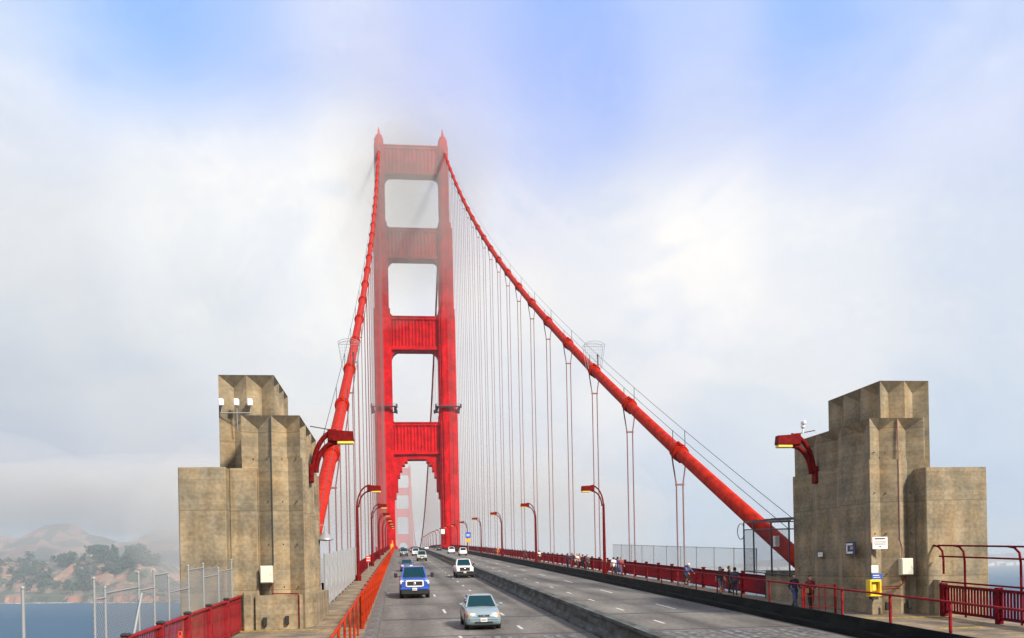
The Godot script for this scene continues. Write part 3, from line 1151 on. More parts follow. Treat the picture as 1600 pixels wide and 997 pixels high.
func make_cable_frames() -> void:
	# light wire frames that bar the way up each cable
	for s: float in [-1.0, 1.0]:
		var cx: float = -13.55 if s < 0 else 13.85
		var d := 103.4
		var y := side_cable(d)
		var o := thing("climb_barrier", "thin wire frame standing on the %s main cable" % ("left" if s < 0 else "right"), "barrier", Vector3(cx, y, -d), "wire frames on the cables")
		var g := G.new()
		for z in [-0.5, 0.5]:
			var arc := []
			for i in 13:
				var t := PI * (0.16 + 0.68 * i / 12.0)
				arc.append(Vector3(cx + cos(t) * 1.35, y + 2.5 + sin(t) * 0.75, -d + z))
			g.tube(arc, 0.03, 5)
			g.tube([arc[0], Vector3(cx + 0.75, y + 0.1, -d + z)], 0.03, 5)
			g.tube([arc[12], Vector3(cx - 0.75, y + 0.1, -d + z)], 0.03, 5)
			g.tube([arc[0], arc[12]], 0.022, 5)
		put(o, "frame", g, M.steel)
		var w := G.new()
		for i in 9:
			var x := -1.1 + 0.275 * i
			w.tube([Vector3(cx + x, y + 2.9, -d), Vector3(cx + x * 0.62, y + 0.35, -d)], 0.009, 4)
		for i in 7:
			var yy := y + 0.7 + 0.33 * i
			w.tube([Vector3(cx - 0.8 - 0.05 * i, yy, -d), Vector3(cx + 0.8 + 0.05 * i, yy, -d)], 0.009, 4)
		put(o, "wire_mesh", w, M.steel)
		var p := G.new()
		p.tube([Vector3(cx + 0.4, y + 0.6, -d), Vector3(cx + 0.4, y + 1.9, -d)], 0.05, 6)
		p.cbox(Vector3(cx + 0.45, y + 1.7, -d), Vector3(0.16, 0.3, 0.16), 0.03)
		put(o, "latch_post", p, M.dark_steel)


# ---------------------------------------------------------------- pylons

func fluted(g: G, xin: float, out: float, front: Array, d0: float, side: Array, back: float, outer: float, y0: float, y1: float, rec: float, drop: float) -> void:
	# a block whose front and inner faces are folded into ridges and valleys; valleys stop short of the top in sloped triangles
	var ridge := []  # entries [a, d, is_valley]
	ridge.append([outer, d0, false])
	for i in range(front.size() - 1, -1, -1):
		ridge.append([front[i], d0, false])
		if i > 0:
			ridge.append([lerpf(front[i], front[i - 1], 0.5), d0 + rec, true])
	for i in range(1, side.size()):
		ridge.append([rec, lerpf(side[i - 1], side[i], 0.5), true])
		ridge.append([0.0, side[i], false])
	ridge.append([0.0, back, false])
	ridge.append([outer, back, false])
	var m := ridge.size()
	var top := []
	var bot := []
	for e in ridge:
		bot.append(Vector3(xin + out * e[0], y0, -e[1]))
		top.append(Vector3(xin + out * e[0], y1 - (drop if e[2] else 0.0), -e[1]))
	var cap := PackedVector2Array()
	for i in m:
		var j := (i + 1) % m
		var q := [bot[i], bot[j], top[j], top[i]]
		if out < 0:
			q.reverse()
		g.quad(q[0], q[1], q[2], q[3])
		if ridge[i][2] and drop > 0.0:
			var a: Vector3 = top[(i - 1 + m) % m]
			var b: Vector3 = top[j]
			if out > 0:
				g.tri(a, top[i], b)
			else:
				g.tri(b, top[i], a)
		else:
			cap.append(Vector2(top[i].x, top[i].z))
	var id := Geometry2D.triangulate_polygon(cap)
	for i in range(0, id.size(), 3):
		var p := [cap[id[i]], cap[id[i + 1]], cap[id[i + 2]]]
		g.tri(Vector3(p[0].x, y1, p[0].y), Vector3(p[1].x, y1, p[1].y), Vector3(p[2].x, y1, p[2].y))


func chamfered(x0: float, x1: float, d0: float, d1: float, c: float) -> PackedVector2Array:
	return PackedVector2Array([Vector2(x0, -d0 - c), Vector2(x0 + c, -d0), Vector2(x1 - c, -d0), Vector2(x1, -d0 - c), Vector2(x1, -d1), Vector2(x0, -d1)])


func make_pylons() -> void:
	for s: float in [-1.0, 1.0]:
		var left: bool = s < 0
		var d := 42.0 if left else 41.0
		var xin := -12.83 if left else 13.37
		var y0 := deck(d) + 0.2
		var label := "stepped fluted concrete pylon left of the road with three white floodlights" if left else "stepped fluted concrete pylon right of the road with notices on its face"
		var o := thing("concrete_pylon", label, "pylon", Vector3(xin + s * 2, y0, -d - 4))
		var sp := 1.25 if left else 1.34
		var side := [d, d + 2.75, d + 5.5, d + 8.2]
		var g := G.new()
		fluted(g, xin - s * 0.09, s, [0.0, sp + 0.09, 2 * sp + 0.09], d - 0.09, side, d + 8.4, 2 * sp + 0.1, y0 - 3.0, 9.31 if left else 8.97, 0.42, 0.0)
		put(o, "lower_shaft", g, M.concrete)
		g = G.new()
		fluted(g, xin, s, [0.0, sp, 2 * sp], d, side, d + 8.3, 2 * sp + 0.04, (9.31 if left else 8.97) + 0.004, 11.2 if left else 10.91, 0.42, 0.55)
		put(o, "middle_tier", g, M.concrete)
		g = G.new()
		var ux := -14.29 if left else 15.3
		var ud := 45.0 if left else 43.5
		fluted(g, ux, s, [0.0, 1.28, 2.56], ud, [ud, ud + 1.9, ud + 3.8, ud + 5.5], ud + 5.6, 2.56, 7.0, 13.6 if left else 13.16, 0.4, 0.55)
		put(o, "upper_tier", g, M.concrete)
		g = G.new()
		if left:
			g.prism(chamfered(-17.87, -15.9, 41.0, 49.0, 0.04), y0 - 3, 8.82)
			g.prism(chamfered(-15.9, -14.72, 42.0 - 0.12, 46.0, 0.04), y0 - 3, 8.86)
			put(o, "wing_wall", g, M.concrete)
			g = G.new()
			g.prism(PackedVector2Array([Vector2(-14.85, -41.7), Vector2(-12.95, -41.7), Vector2(-12.35, -43.2), Vector2(-12.35, -50.6), Vector2(-14.85, -50.6)]), y0 - 3, 3.25)
			put(o, "plinth", g, M.concrete)
			g = G.new()
			g.prism(chamfered(-15.35, -14.95, 41.45, 41.85, 0.05), y0 - 3, 3.4)
			put(o, "stub_post", g, M.concrete)
		else:
			g.prism(chamfered(15.62, 18.66, 40.2, 47.6, 0.04), y0 - 3, 8.5)
			put(o, "wing_wall", g, M.concrete)
			g = G.new()
			g.prism(chamfered(15.9, 16.3, 39.75, 40.19, 0.05), y0 - 3, 3.3)
			put(o, "stub_post", g, M.concrete)
			g = G.new()
			g.prism(chamfered(13.15, 14.2, 49.5, 53.2, 0.04), y0 - 3, 3.75)
			put(o, "end_block", g, M.concrete)
		# thin conduits down the face
		g = G.new()
		var cxx := xin + s * sp
		g.tube([Vector3(cxx, 11.15 if left else 10.9, -d + 0.04), Vector3(cxx, 9.2, -d + 0.09), Vector3(cxx, 5.2, -d + 0.09), Vector3(cxx + (0.0 if left else 0.14), 4.7, -d + 0.09), Vector3(cxx + (-0.05 if left else 0.16), 4.3, -d + 0.09)], 0.026, 6)
		put(o, "conduit", g, M.dark_steel if left else M.rope)
		g = G.new()
		if left:
			g.tube([Vector3(-14.15, 3.8, -41.85), Vector3(-14.12, 3.32, -41.68), Vector3(-13.0, 3.3, -41.66), Vector3(-12.98, 3.2, -41.66), Vector3(-12.98, 1.8, -41.66)], 0.025, 6)
		else:
			g.tube([Vector3(14.95, 3.6, -40.88), Vector3(14.9, 3.2, -40.88), Vector3(14.6, 3.02, -40.88), Vector3(13.6, 3.0, -40.88)], 0.025, 6)
			g.tube([Vector3(14.6, 2.92, -40.88), Vector3(13.6, 2.9, -40.88)], 0.025, 6)
		put(o, "red_pipe", g, M.lamp_red)
		for e in ([[-14.45, 2.1], [-13.5, 2.15]] if left else [[14.0, 2.1], [15.1, 2.15]]):
			g = G.new()
			g.cbox(Vector3(e[0], e[1], -d + (0.38 if left else 0.1)), Vector3(0.16, 0.38, 0.16), 0.02)
			put(o, "outlet_box", g, M.black)
		# tie holes left by the formwork
		for k in 16:
			var xx := xin + s * (0.2 + 0.62 * (k % 4))
			g = G.new()
			g.cbox(Vector3(xx, 3.6 + 1.9 * (k / 4), -d + 0.02 - (0.2 if k % 2 == 1 else 0.06)), Vector3(0.05, 0.05, 0.08), 0.01)
			put(o, "tie_hole", g, M.joint)
	# electrical boxes
	for e in [[Vector3(-14.35, 4.17, -41.72), Vector3(0.53, 0.76, 0.3), "cream electrical box high on the left pylon"], [Vector3(14.9, 3.93, -40.78), Vector3(0.58, 0.78, 0.3), "cream electrical box high on the right pylon"]]:
		var o := thing("electrical_box", e[2], "box", e[0], "electrical boxes on the pylons")
		var g := G.new()
		g.cbox(Vector3.ZERO, e[1], 0.02)
		part(o, "casing", g, M.box)
		g = G.new()
		g.cbox(Vector3(0, 0, 0.16), Vector3(e[1].x * 0.9, e[1].y * 0.92, 0.03), 0.01)
		g.cbox(Vector3(0.2, 0, 0.18), Vector3(0.03, 0.1, 0.03), 0.008)
		part(o, "door", g, M.box)
	# floodlights on the left pylon
	var f := thing("floodlight_rack", "three white floodlights on a bracket on the left pylon", "floodlight", Vector3(-16.0, 11.9, -44.85))
	var fg := G.new()
	fg.tube([Vector3(-0.75, -0.12, 0), Vector3(0.62, -0.12, 0)], 0.03, 6)
	fg.tube([Vector3(0, -0.14, 0), Vector3(0, -0.9, -0.1)], 0.025, 6)
	for x in [-0.7, 0.0, 0.62]:
		fg.tube([Vector3(x, -0.12, 0), Vector3(x, 0.2, 0.02)], 0.025, 6)
	part(f, "bracket", fg, M.steel)
	for x in [-0.7, 0.0, 0.62]:
		fg = G.new()
		fg.cbox(Vector3(x, 0.36, 0.08), Vector3(0.24, 0.34, 0.26), 0.04)
		part(f, "floodlight", fg, M.white)
	# yellow emergency call box
	var c := thing("call_box", "yellow emergency call box fixed to the right pylon", "call box", Vector3(13.26, 3.0, -40.72))
	var cg := G.new()
	cg.cbox(Vector3(0, 0.3, 0), Vector3(0.56, 0.12, 0.4), 0.02)
	cg.cbox(Vector3(-0.24, -0.06, 0), Vector3(0.08, 0.62, 0.4), 0.02)
	cg.cbox(Vector3(0.24, -0.06, 0), Vector3(0.08, 0.62, 0.4), 0.02)
	cg.cbox(Vector3(0, -0.36, 0), Vector3(0.56, 0.12, 0.4), 0.02)
	cg.cbox(Vector3(0, -0.05, -0.12), Vector3(0.42, 0.56, 0.1), 0.02)
	part(c, "hood", cg, M.yellow)
	cg = G.new()
	cg.cbox(Vector3(0, 0.0, 0.0), Vector3(0.22, 0.34, 0.12), 0.03)
	part(c, "telephone", cg, M.lens)
	cg = G.new()
	cg.cbox(Vector3(0, -0.5, 0), Vector3(0.34, 0.12, 0.3), 0.02)
	part(c, "shelf", cg, M.black)
	# notices
	sign_board("notice_board", "white notice with a dark heading on the right pylon", Vector3(13.58, 5.05, -40.66), Vector2(0.74, 0.56), M.white, [[0.0, 0.2, 0.5, 0.06], [0.0, 0.06, 0.6, 0.02], [0.0, -0.0, 0.62, 0.02], [0.0, -0.06, 0.55, 0.02], [0.0, -0.17, 0.1, 0.05]], M.ink, 0.0)
	sign_board("small_sign", "small plain white sign above the yellow call box", Vector3(13.3, 3.85, -40.66), Vector2(0.34, 0.34), M.white, [[0.0, 0.06, 0.24, 0.02], [0.0, -0.03, 0.2, 0.02]], M.steel, 0.0)
	sign_board("small_sign", "blue sign just above the yellow call box", Vector3(13.4, 3.5, -40.66), Vector2(0.5, 0.28), M.sign_blue, [[-0.05, 0.05, 0.3, 0.03], [-0.02, -0.04, 0.34, 0.02]], M.white, 0.0)
	# on the inner face of the right pylon, turned to the road
	var ph := sign_board("telephone_sign", "navy telephone sign with white handset on the right pylon's side", Vector3(13.26, 4.85, -42.85), Vector2(0.98, 0.66), M.sign_navy, [[-0.1, 0.2, 0.66, 0.09], [-0.1, -0.2, 0.66, 0.09], [-0.36, 0.0, 0.13, 0.38], [0.12, 0.06, 0.3, 0.03], [0.12, -0.02, 0.3, 0.03]], M.white, -PI / 2)
	ph.get_child(0)
	sign_board("small_sign", "small pale plate on the right pylon's side", Vector3(13.24, 4.6, -46.1), Vector2(0.5, 0.22), M.white, [[0.0, 0.02, 0.3, 0.03]], M.steel, -PI / 2)
	sign_board("small_sign", "stack of two white notices on the low concrete end block", Vector3(13.32, 3.3, -49.38), Vector2(0.3, 0.62), M.white, [[0.0, 0.2, 0.22, 0.02], [0.0, 0.13, 0.2, 0.02], [0.0, 0.0, 0.3, 0.05], [0.0, -0.12, 0.22, 0.02], [0.0, -0.2, 0.2, 0.02]], M.steel, 0.0)
	sign_board("small_sign", "white notice hung on the cable cage by the right pylon", Vector3(13.05, 5.45, -51.3), Vector2(0.34, 0.62), M.white, [[0.0, 0.16, 0.2, 0.03], [0.0, 0.02, 0.2, 0.02], [0.0, -0.1, 0.2, 0.02]], M.steel, -0.3)


func sign_board(called: String, label: String, at: Vector3, size: Vector2, m: Material, marks: Array, ink: Material, turn: float) -> Node3D:
	var o := thing(called, label, "sign", at)
	o.rotation.y = turn
	var g := G.new()
	g.cbox(Vector3.ZERO, Vector3(size.x, size.y, 0.03), 0.006)
	part(o, "panel", g, m)
	for e in marks:
		g = G.new()
		g.box(Vector3(e[0], e[1], 0.018), Vector3(e[2], e[3], 0.006))
		part(o, "text_line", g, ink)
	return o


# ---------------------------------------------------------------- railings and fences

func picket_panel(length: float, h0: float, h1: float, spacing: float) -> ArrayMesh:
	var g := G.new()
	g.box(Vector3(0, h1 - 0.04, -length / 2), Vector3(0.12, 0.08, length - 0.02))
	g.box(Vector3(0, h0 + 0.05, -length / 2), Vector3(0.07, 0.10, length - 0.02))
	var n := int(length / spacing)
	for i in n:
		g.box(Vector3(0, (h0 + h1) / 2, -(i + 0.5) * length / n), Vector3(0.022, h1 - h0 - 0.1, spacing * 0.62))
	return g.mesh()


func chain_link(length: float, h0: float, h1: float) -> ArrayMesh:
	var g := G.new()
	var h := h1 - h0
	var s := 0.14
	var k := -h
	while k < length:
		for up in [0, 1]:
			var a := maxf(k, 0.0)
			var b := minf(k + h, length)
			if b - a < 0.02:
				continue
			var ya: float = a - k
			var yb: float = b - k
			if up == 1:
				ya = h - ya
				yb = h - yb
			g.bar(Vector3(0.004 * up, h0 + ya, -a), Vector3(0.004 * up, h0 + yb, -b), 0.007, 0.007)
		k += s
	return g.mesh()


func make_railings() -> void:
	# right: outer railing of the walk
	var r := thing("pedestrian_railing", "long dark red picket railing on the outer edge of the right walk", "railing", pt(13.3, 0.35, 120))
	var panel := picket_panel(3.9, 0.5, 1.68, 0.15)
	var pg := G.new()
	pg.cbox(Vector3(0, 0.95, 0), Vector3(0.2, 1.6, 0.22), 0.02)
	pg.cbox(Vector3(0, 1.79, 0), Vector3(0.26, 0.1, 0.28), 0.03)
	var post := pg.mesh()
	var d := 53.4
	while d < TOWER_D - 8.0:
		var t := on_deck(13.3, 0, d)
		t.origin -= r.position
		inst(r, "panel", panel, M.rail, t)
		inst(r, "post", post, M.rail, t)
		d += 3.9
	var g := G.new()
	sweep(g, rect(13.26, 13.34, 0.5, 1.68), TOWER_D + 8, 1650, 14)
	put(r, "far_panel", g, M.rail)
	# left: outer railing beyond the screens
	var l := thing("pedestrian_railing", "red picket railing on the outer edge of the left walk", "railing", pt(-12.8, 0.35, 120))
	d = 53.0
	while d < TOWER_D - 8.0:
		var t := on_deck(-12.8, 0, d)
		t.origin -= l.position
		inst(l, "panel", panel, M.rail, t)
		inst(l, "post", post, M.rail, t)
		d += 3.9
	g = G.new()
	sweep(g, rect(-12.84, -12.76, 0.5, 1.68), TOWER_D + 8, 1650, 14)
	put(l, "far_panel", g, M.rail)
	# left: orange guard between road and walk
	var o := thing("guard_rail", "orange red picket guard rail between the road and the left walk", "railing", pt(-10.2, 0.35, 120))
	var gp := picket_panel(3.9, 0.40, 2.0, 0.13)
	var kg := G.new()
	kg.cbox(Vector3(0, 1.15, 0), Vector3(0.14, 1.7, 0.18), 0.02)
	var gpost := kg.mesh()
	kg = G.new()
	kg.cbox(Vector3(0, 2.07, 0), Vector3(0.13, 0.07, 0.16), 0.03)
	var cap := kg.mesh()
	d = 41.0
	while d < TOWER_D + 200.0:
		var t := on_deck(-10.2, 0, d)
		t.origin -= o.position
		inst(o, "panel", gp, M.guard, t)
		inst(o, "post", gpost, M.guard, t)
		if d < 160:
			inst(o, "post_cap", cap, M.dark_steel, t)
		d += 3.9
	g = G.new()
	sweep(g, rect(-10.23, -10.17, 0.4, 2.0), TOWER_D + 202, 1650, 14)
	put(o, "far_panel", g, M.guard)
	# left: pipe rail that carries on nearer than the guard
	pipe_rail("red pipe handrail with bent posts at the left walk's edge, nearest the camera", -10.28, 17.0, 41.0, 3.0, 1.85, 0.35, true)
	# right: dark steel wall along the roadway with a step at its foot
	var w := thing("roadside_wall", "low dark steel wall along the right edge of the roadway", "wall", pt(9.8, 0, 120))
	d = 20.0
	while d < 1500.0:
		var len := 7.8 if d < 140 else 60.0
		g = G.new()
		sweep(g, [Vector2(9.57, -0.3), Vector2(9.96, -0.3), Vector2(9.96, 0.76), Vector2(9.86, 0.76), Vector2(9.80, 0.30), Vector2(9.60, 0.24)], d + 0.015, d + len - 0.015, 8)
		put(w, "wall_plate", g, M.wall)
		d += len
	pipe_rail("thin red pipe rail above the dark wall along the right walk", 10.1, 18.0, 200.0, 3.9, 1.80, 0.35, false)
	# right: tall mesh fence behind the railing
	var f := thing("mesh_fence", "tall chain link fence rising behind the right walk's railing", "fence", pt(13.45, 0.35, 75))
	var link := chain_link(3.9, 1.7, 3.25)
	d = 55.4
	while d < 94.0:
		var t := on_deck(13.45, 0, d)
		t.origin -= f.position
		inst(f, "wire_mesh", link, M.galv, t).set_meta("kind", "stuff")
		g = G.new()
		g.tube([Vector3.ZERO, Vector3(0, 3.3, 0)], 0.035, 6)
		inst(f, "post", g.mesh(), M.galv, t)
		g = G.new()
		g.tube([Vector3(0, 3.25, 0), Vector3(0, 3.25, -3.9)], 0.02, 5)
		inst(f, "top_rail", g.mesh(), M.galv, t)
		d += 3.9
	# left: pale screens on the railing just past the pylon
	var sc := thing("screen_fence", "pale grey solid screen panels on the left railing beside the pylon", "fence", pt(-12.72, 0.35, 70))
	d = 52.0
	while d < 88.0:
		var t := on_deck(-12.66, 0, d)
		t.origin -= sc.position
		g = G.new()
		g.box(Vector3(0, 2.0, -1.8), Vector3(0.03, 2.9, 3.56))
		inst(sc, "screen_panel", g.mesh(), M.screen, t)
		g = G.new()
		g.box(Vector3(0, 1.95, 0), Vector3(0.08, 3.1, 0.08))
		inst(sc, "post", g.mesh(), M.galv, t)
		d += 3.6
	# left foreground: red railing and tall mesh fence outside the pylon
	var rl := thing("pedestrian_railing", "red picket railing in the left corner in front of the pylon", "railing", pt(-15.35, 0.35, 30))
	d = 17.3
	while d < 39.0:
		var t := on_deck(-15.35, 0, d)
		t.origin -= rl.position
		for i in 19:
			g = G.new()
			g.box(Vector3(0, 1.22, -0.16 - i * 0.17), Vector3(0.02, 1.34, 0.05))
			inst(rl, "picket", g.mesh(), M.rail_light, t)
		g = G.new()
		g.cbox(Vector3(0, 1.9, -1.7), Vector3(0.13, 0.1, 3.3), 0.03)
		g.box(Vector3(0, 0.52, -1.7), Vector3(0.08, 0.12, 3.3))
		inst(rl, "rail", g.mesh(), M.rail_light, t)
		g = G.new()
		g.cbox(Vector3(0, 1.15, 0), Vector3(0.2, 1.6, 0.2), 0.02)
		inst(rl, "post", g.mesh(), M.rail_light, t)
		g = G.new()
		g.cbox(Vector3(0, 1.99, 0), Vector3(0.22, 0.1, 0.3), 0.04)
		inst(rl, "post_cap", g.mesh(), M.black, t)
		d += 3.4
	var lf := thing("mesh_fence", "tall galvanised mesh fence with bare posts in the left corner", "fence", pt(-15.6, 0.35, 30))
	var posts := [18.4, 22.5, 23.3, 26.2, 27.8, 29.5, 32.2, 34.6, 37.4, 40.3]
	for i in posts.size():
		var pd: float = posts[i]
		var tall := 3.45 if i % 3 != 2 else 3.2
		g = G.new()
		g.tube([pt(-15.6, 0.35, pd), pt(-15.6, tall, pd)], 0.035, 7)
		put(lf, "post", g, M.galv)
		g = G.new()
		g.ball(pt(-15.6, tall + 0.02, pd), Vector3.ONE * 0.045, 8, 5)
		put(lf, "post_cap", g, M.galv)
		if i < posts.size() - 1 and i > 0:
			var ln: float = posts[i + 1] - pd
			var t := on_deck(-15.6, 0, pd)
			t.origin -= lf.position
			inst(lf, "wire_mesh", chain_link(ln, 1.9, tall - 0.15), M.galv, t).set_meta("kind", "stuff")
			g = G.new()
			g.tube([pt(-15.6, tall - 0.12 - 0.35 * (i % 2), pd), pt(-15.6, tall - 0.12 - 0.35 * (i % 2), pd + ln)], 0.025, 6)
			put(lf, "cross_rail", g, M.galv)
	g = G.new()
	g.tube([pt(-15.55, 2.9, 26.3), pt(-15.5, 0.5, 24.2)], 0.035, 7)
	put(lf, "brace", g, M.galv)
	# right foreground: dark red railing with a tall pipe frame above it
	var rr := thing("pedestrian_railing", "dark red picket railing under tall bent pipes in the right corner", "railing", pt(15.9, 0.35, 36))
	for pan in [[31.4, 4.0], [35.5, 3.8]]:
		var n := int(pan[1] / 0.2)
		for i in n:
			g = G.new()
			g.box(pt(15.9, 1.12, pan[0] + (i + 0.6) * pan[1] / n), Vector3(0.03, 1.14, 0.11))
			put(rr, "picket", g, M.rail)
		g = G.new()
		sweep(g, rect(15.82, 15.98, 1.66, 1.78), pan[0] + 0.1, pan[0] + pan[1], 4)
		sweep(g, rect(15.86, 15.94, 0.52, 0.64), pan[0] + 0.1, pan[0] + pan[1], 4)
		put(rr, "rail", g, M.rail)
		g = G.new()
		g.cbox(pt(15.9, 1.1, pan[0]), Vector3(0.26, 1.5, 0.26), 0.03)
		put(rr, "post", g, M.rail)
	g = G.new()
	g.cbox(pt(15.9, 1.1, 39.4), Vector3(0.26, 1.5, 0.3), 0.03)
	put(rr, "post", g, M.rail)
	var tf := thing("tall_railing", "tall dark red pipe railing with bent tops at the right edge", "railing", pt(16.0, 0.35, 36))
	for e in [[39.6, 2.25], [38.0, 0.4], [34.3, 0.4], [30.5, 0.4]]:
		g = G.new()
		g.tube([pt(16.05, e[1], e[0]), pt(16.05, 2.9, e[0]), pt(16.03, 3.3, e[0] + 0.05), pt(15.97, 3.5, e[0] + 0.25), pt(15.95, 3.55, e[0] + 0.6)], 0.05, 8)
		put(tf, "post", g, M.rail)
	for h in [3.55, 3.05, 1.9]:
		g = G.new()
		g.tube([pt(15.98 if h > 3.2 else 16.05, h, 30.0), pt(15.98 if h > 3.2 else 16.05, h, 38.3), pt(15.98 if h > 3.2 else 16.05, h, 39.9)], 0.04, 7)
		put(tf, "rail", g, M.rail)
	# small red gate across the walk by the right pylon
	var ga := thing("walk_gate", "small red barred gate across the walk beside the couple", "gate", pt(11.3, 0.35, 42.2))
	for x in [10.55, 10.95, 11.3, 11.6, 12.1]:
		g = G.new()
		var thick := 0.055 if x < 10.6 or x > 12.0 else 0.022
		g.tube([pt(x, 0.35, 42.2), pt(x, 1.75, 42.2)], thick, 6)
		put(ga, "bar", g, M.lamp_red)
	for h in [0.7, 1.2, 1.72]:
		g = G.new()
		g.tube([pt(10.5, h, 42.2), pt(12.15, h, 42.2)], 0.018, 6)
		put(ga, "rail", g, M.lamp_red)
	# mesh cage round the cable where it meets the right pylon
	var cg := thing("cable_cage", "dark steel mesh cage round the right cable beside the pylon", "cage", pt(13.8, 0.35, 53))
	for e in [[13.0, 49.4], [13.0, 51.9], [13.0, 54.6], [13.0, 56.2], [14.8, 56.2], [14.8, 51.9]]:
		g = G.new()
		g.tube([pt(e[0], 1.75, e[1]), pt(e[0], 4.9, e[1])], 0.05, 6)
		put(cg, "post", g, M.dark_steel)
	for h in [4.9, 4.45, 1.85]:
		g = G.new()
		g.tube([pt(13.0, h, 49.2), pt(13.0, h, 56.2), pt(14.8, h, 56.2), pt(14.8, h, 49.2)], 0.04, 6)
		put(cg, "rail", g, M.dark_steel)
	g = G.new()
	for i in 15:
		g.bar(pt(13.0, 4.95, 49.2 + i * 0.5), pt(14.8, 5.1, 49.2 + i * 0.5), 0.03, 0.03)
	for i in 5:
		g.bar(pt(13.0 + i * 0.45, 4.98 + 0.04 * i, 49.2), pt(13.0 + i * 0.45, 4.98 + 0.04 * i, 56.2), 0.03, 0.03)
	put(cg, "roof_grid", g, M.dark_steel)
	g = G.new()
	var rg := []
	for i in 16:
		rg.append(pt(13.0, 4.35, 56.7) + Vector3(0, sin(TAU * i / 16) * 0.5, cos(TAU * i / 16) * 0.6))
	g.tube(rg, 0.03, 5, true)
	put(cg, "barbed_ring", g, M.galv)
	var tl := on_deck(13.0, 0, 49.4)
	tl.origin -= cg.position
	inst(cg, "wire_mesh", chain_link(6.8, 1.9, 4.4), M.dark_steel, tl).set_meta("kind", "stuff")
	# dark machinery box under the cage
	g = G.new()
	g.cbox(pt(13.75, 1.0, 51.4) , Vector3(0.9, 1.5, 3.4), 0.05)
	single("steel_cabinet", g, M.black, "black steel cabinet under the right cable by the pylon", "cabinet", pt(13.75, 0.35, 51.4))
	# delineator
	var de := thing("delineator", "bright orange delineator post with two white bands at the left railing", "delineator", pt(-14.95, 0.35, 28.0))
	g = G.new()
	g.lathe(Transform3D(), [Vector2(0.0, 0.0), Vector2(0.2, 0.0), Vector2(0.2, 0.06), Vector2(0.08, 0.1), Vector2(0.065, 1.15), Vector2(0.03, 1.2), Vector2(0.0, 1.2)], 12)
	g.tube([Vector3(-0.05, 1.2, 0), Vector3(-0.04, 1.32, 0), Vector3(0.04, 1.32, 0), Vector3(0.05, 1.2, 0)], 0.02, 6)
	part(de, "post", g, M.orange)
	for h in [0.78, 0.98]:
		g = G.new()
		g.lathe(Transform3D(), [Vector2(0.07, h), Vector2(0.078, h), Vector2(0.077, h + 0.11), Vector2(0.068, h + 0.11)], 12)
		part(de, "band", g, M.white)


func pipe_rail(label: String, x: float, d0: float, d1: float, step: float, h: float, base: float, bent: bool) -> void:
	var o := thing("pipe_rail", label, "railing", pt(x, base, (d0 + d1) / 2))
	var p := []
	var d := d0
	while d <= d1 + 0.01:
		p.append(pt(x, h, d))
		d += step
	var g := G.new()
	g.tube(p, 0.045, 7)
	put(o, "handrail", g, M.guard if bent else M.rail_light)
	d = d0
	while d <= d1 + 0.01:
		g = G.new()
		if bent:
			g.tube([pt(x, base, d), pt(x, h - 0.45, d), pt(x, h - 0.15, d + 0.1), pt(x, h, d + 0.45)], 0.045, 7)
		else:
			g.tube([pt(x, base, d), pt(x, h, d)], 0.045 if d > 39 else 0.06, 7)
		put(o, "post", g, M.guard if bent else M.rail_light)
		d += step


# ---------------------------------------------------------------- lamps

func lamp_head(o: Node3D, dir: float, y: float, x0: float) -> void:
	var g := G.new()
	g.hexa([Vector3(dir * x0, y - 0.32, 0.24), Vector3(dir * (x0 + 1.05), y - 0.30, 0.24), Vector3(dir * (x0 + 1.05), y - 0.30, -0.24), Vector3(dir * x0, y - 0.32, -0.24), Vector3(dir * x0, y + 0.22, 0.2), Vector3(dir * (x0 + 1.0), y + 0.16, 0.2), Vector3(dir * (x0 + 1.0), y + 0.16, -0.2), Vector3(dir * x0, y + 0.22, -0.2)])
	g.cbox(Vector3(dir * (x0 - 0.1), y - 0.03, 0), Vector3(0.3, 0.62, 0.42), 0.05)
	var h := part(o, "lamp_head", g, M.lamp_red)
	g = G.new()
	g.cbox(Vector3(dir * (x0 + 0.62), y - 0.39, 0), Vector3(0.8, 0.16, 0.42), 0.03)
	part(h, "lens", g, M.lens)


func lamp_arms(o: Node3D, dir: float, y: float, r: float) -> void:
	for e in [[0.0, 2.05, 1.2], [0.16, 1.5, 1.04]]:
		var p := []
		for i in 9:
			var t := PI / 2 * i / 8
			p.append(Vector3(dir * (e[0] + e[2] * (1.0 - cos(t))), y + e[1] * sin(t), 0))
		var g := G.new()
		g.tube(p, r, 7)
		part(o, "arm", g, M.lamp_red)


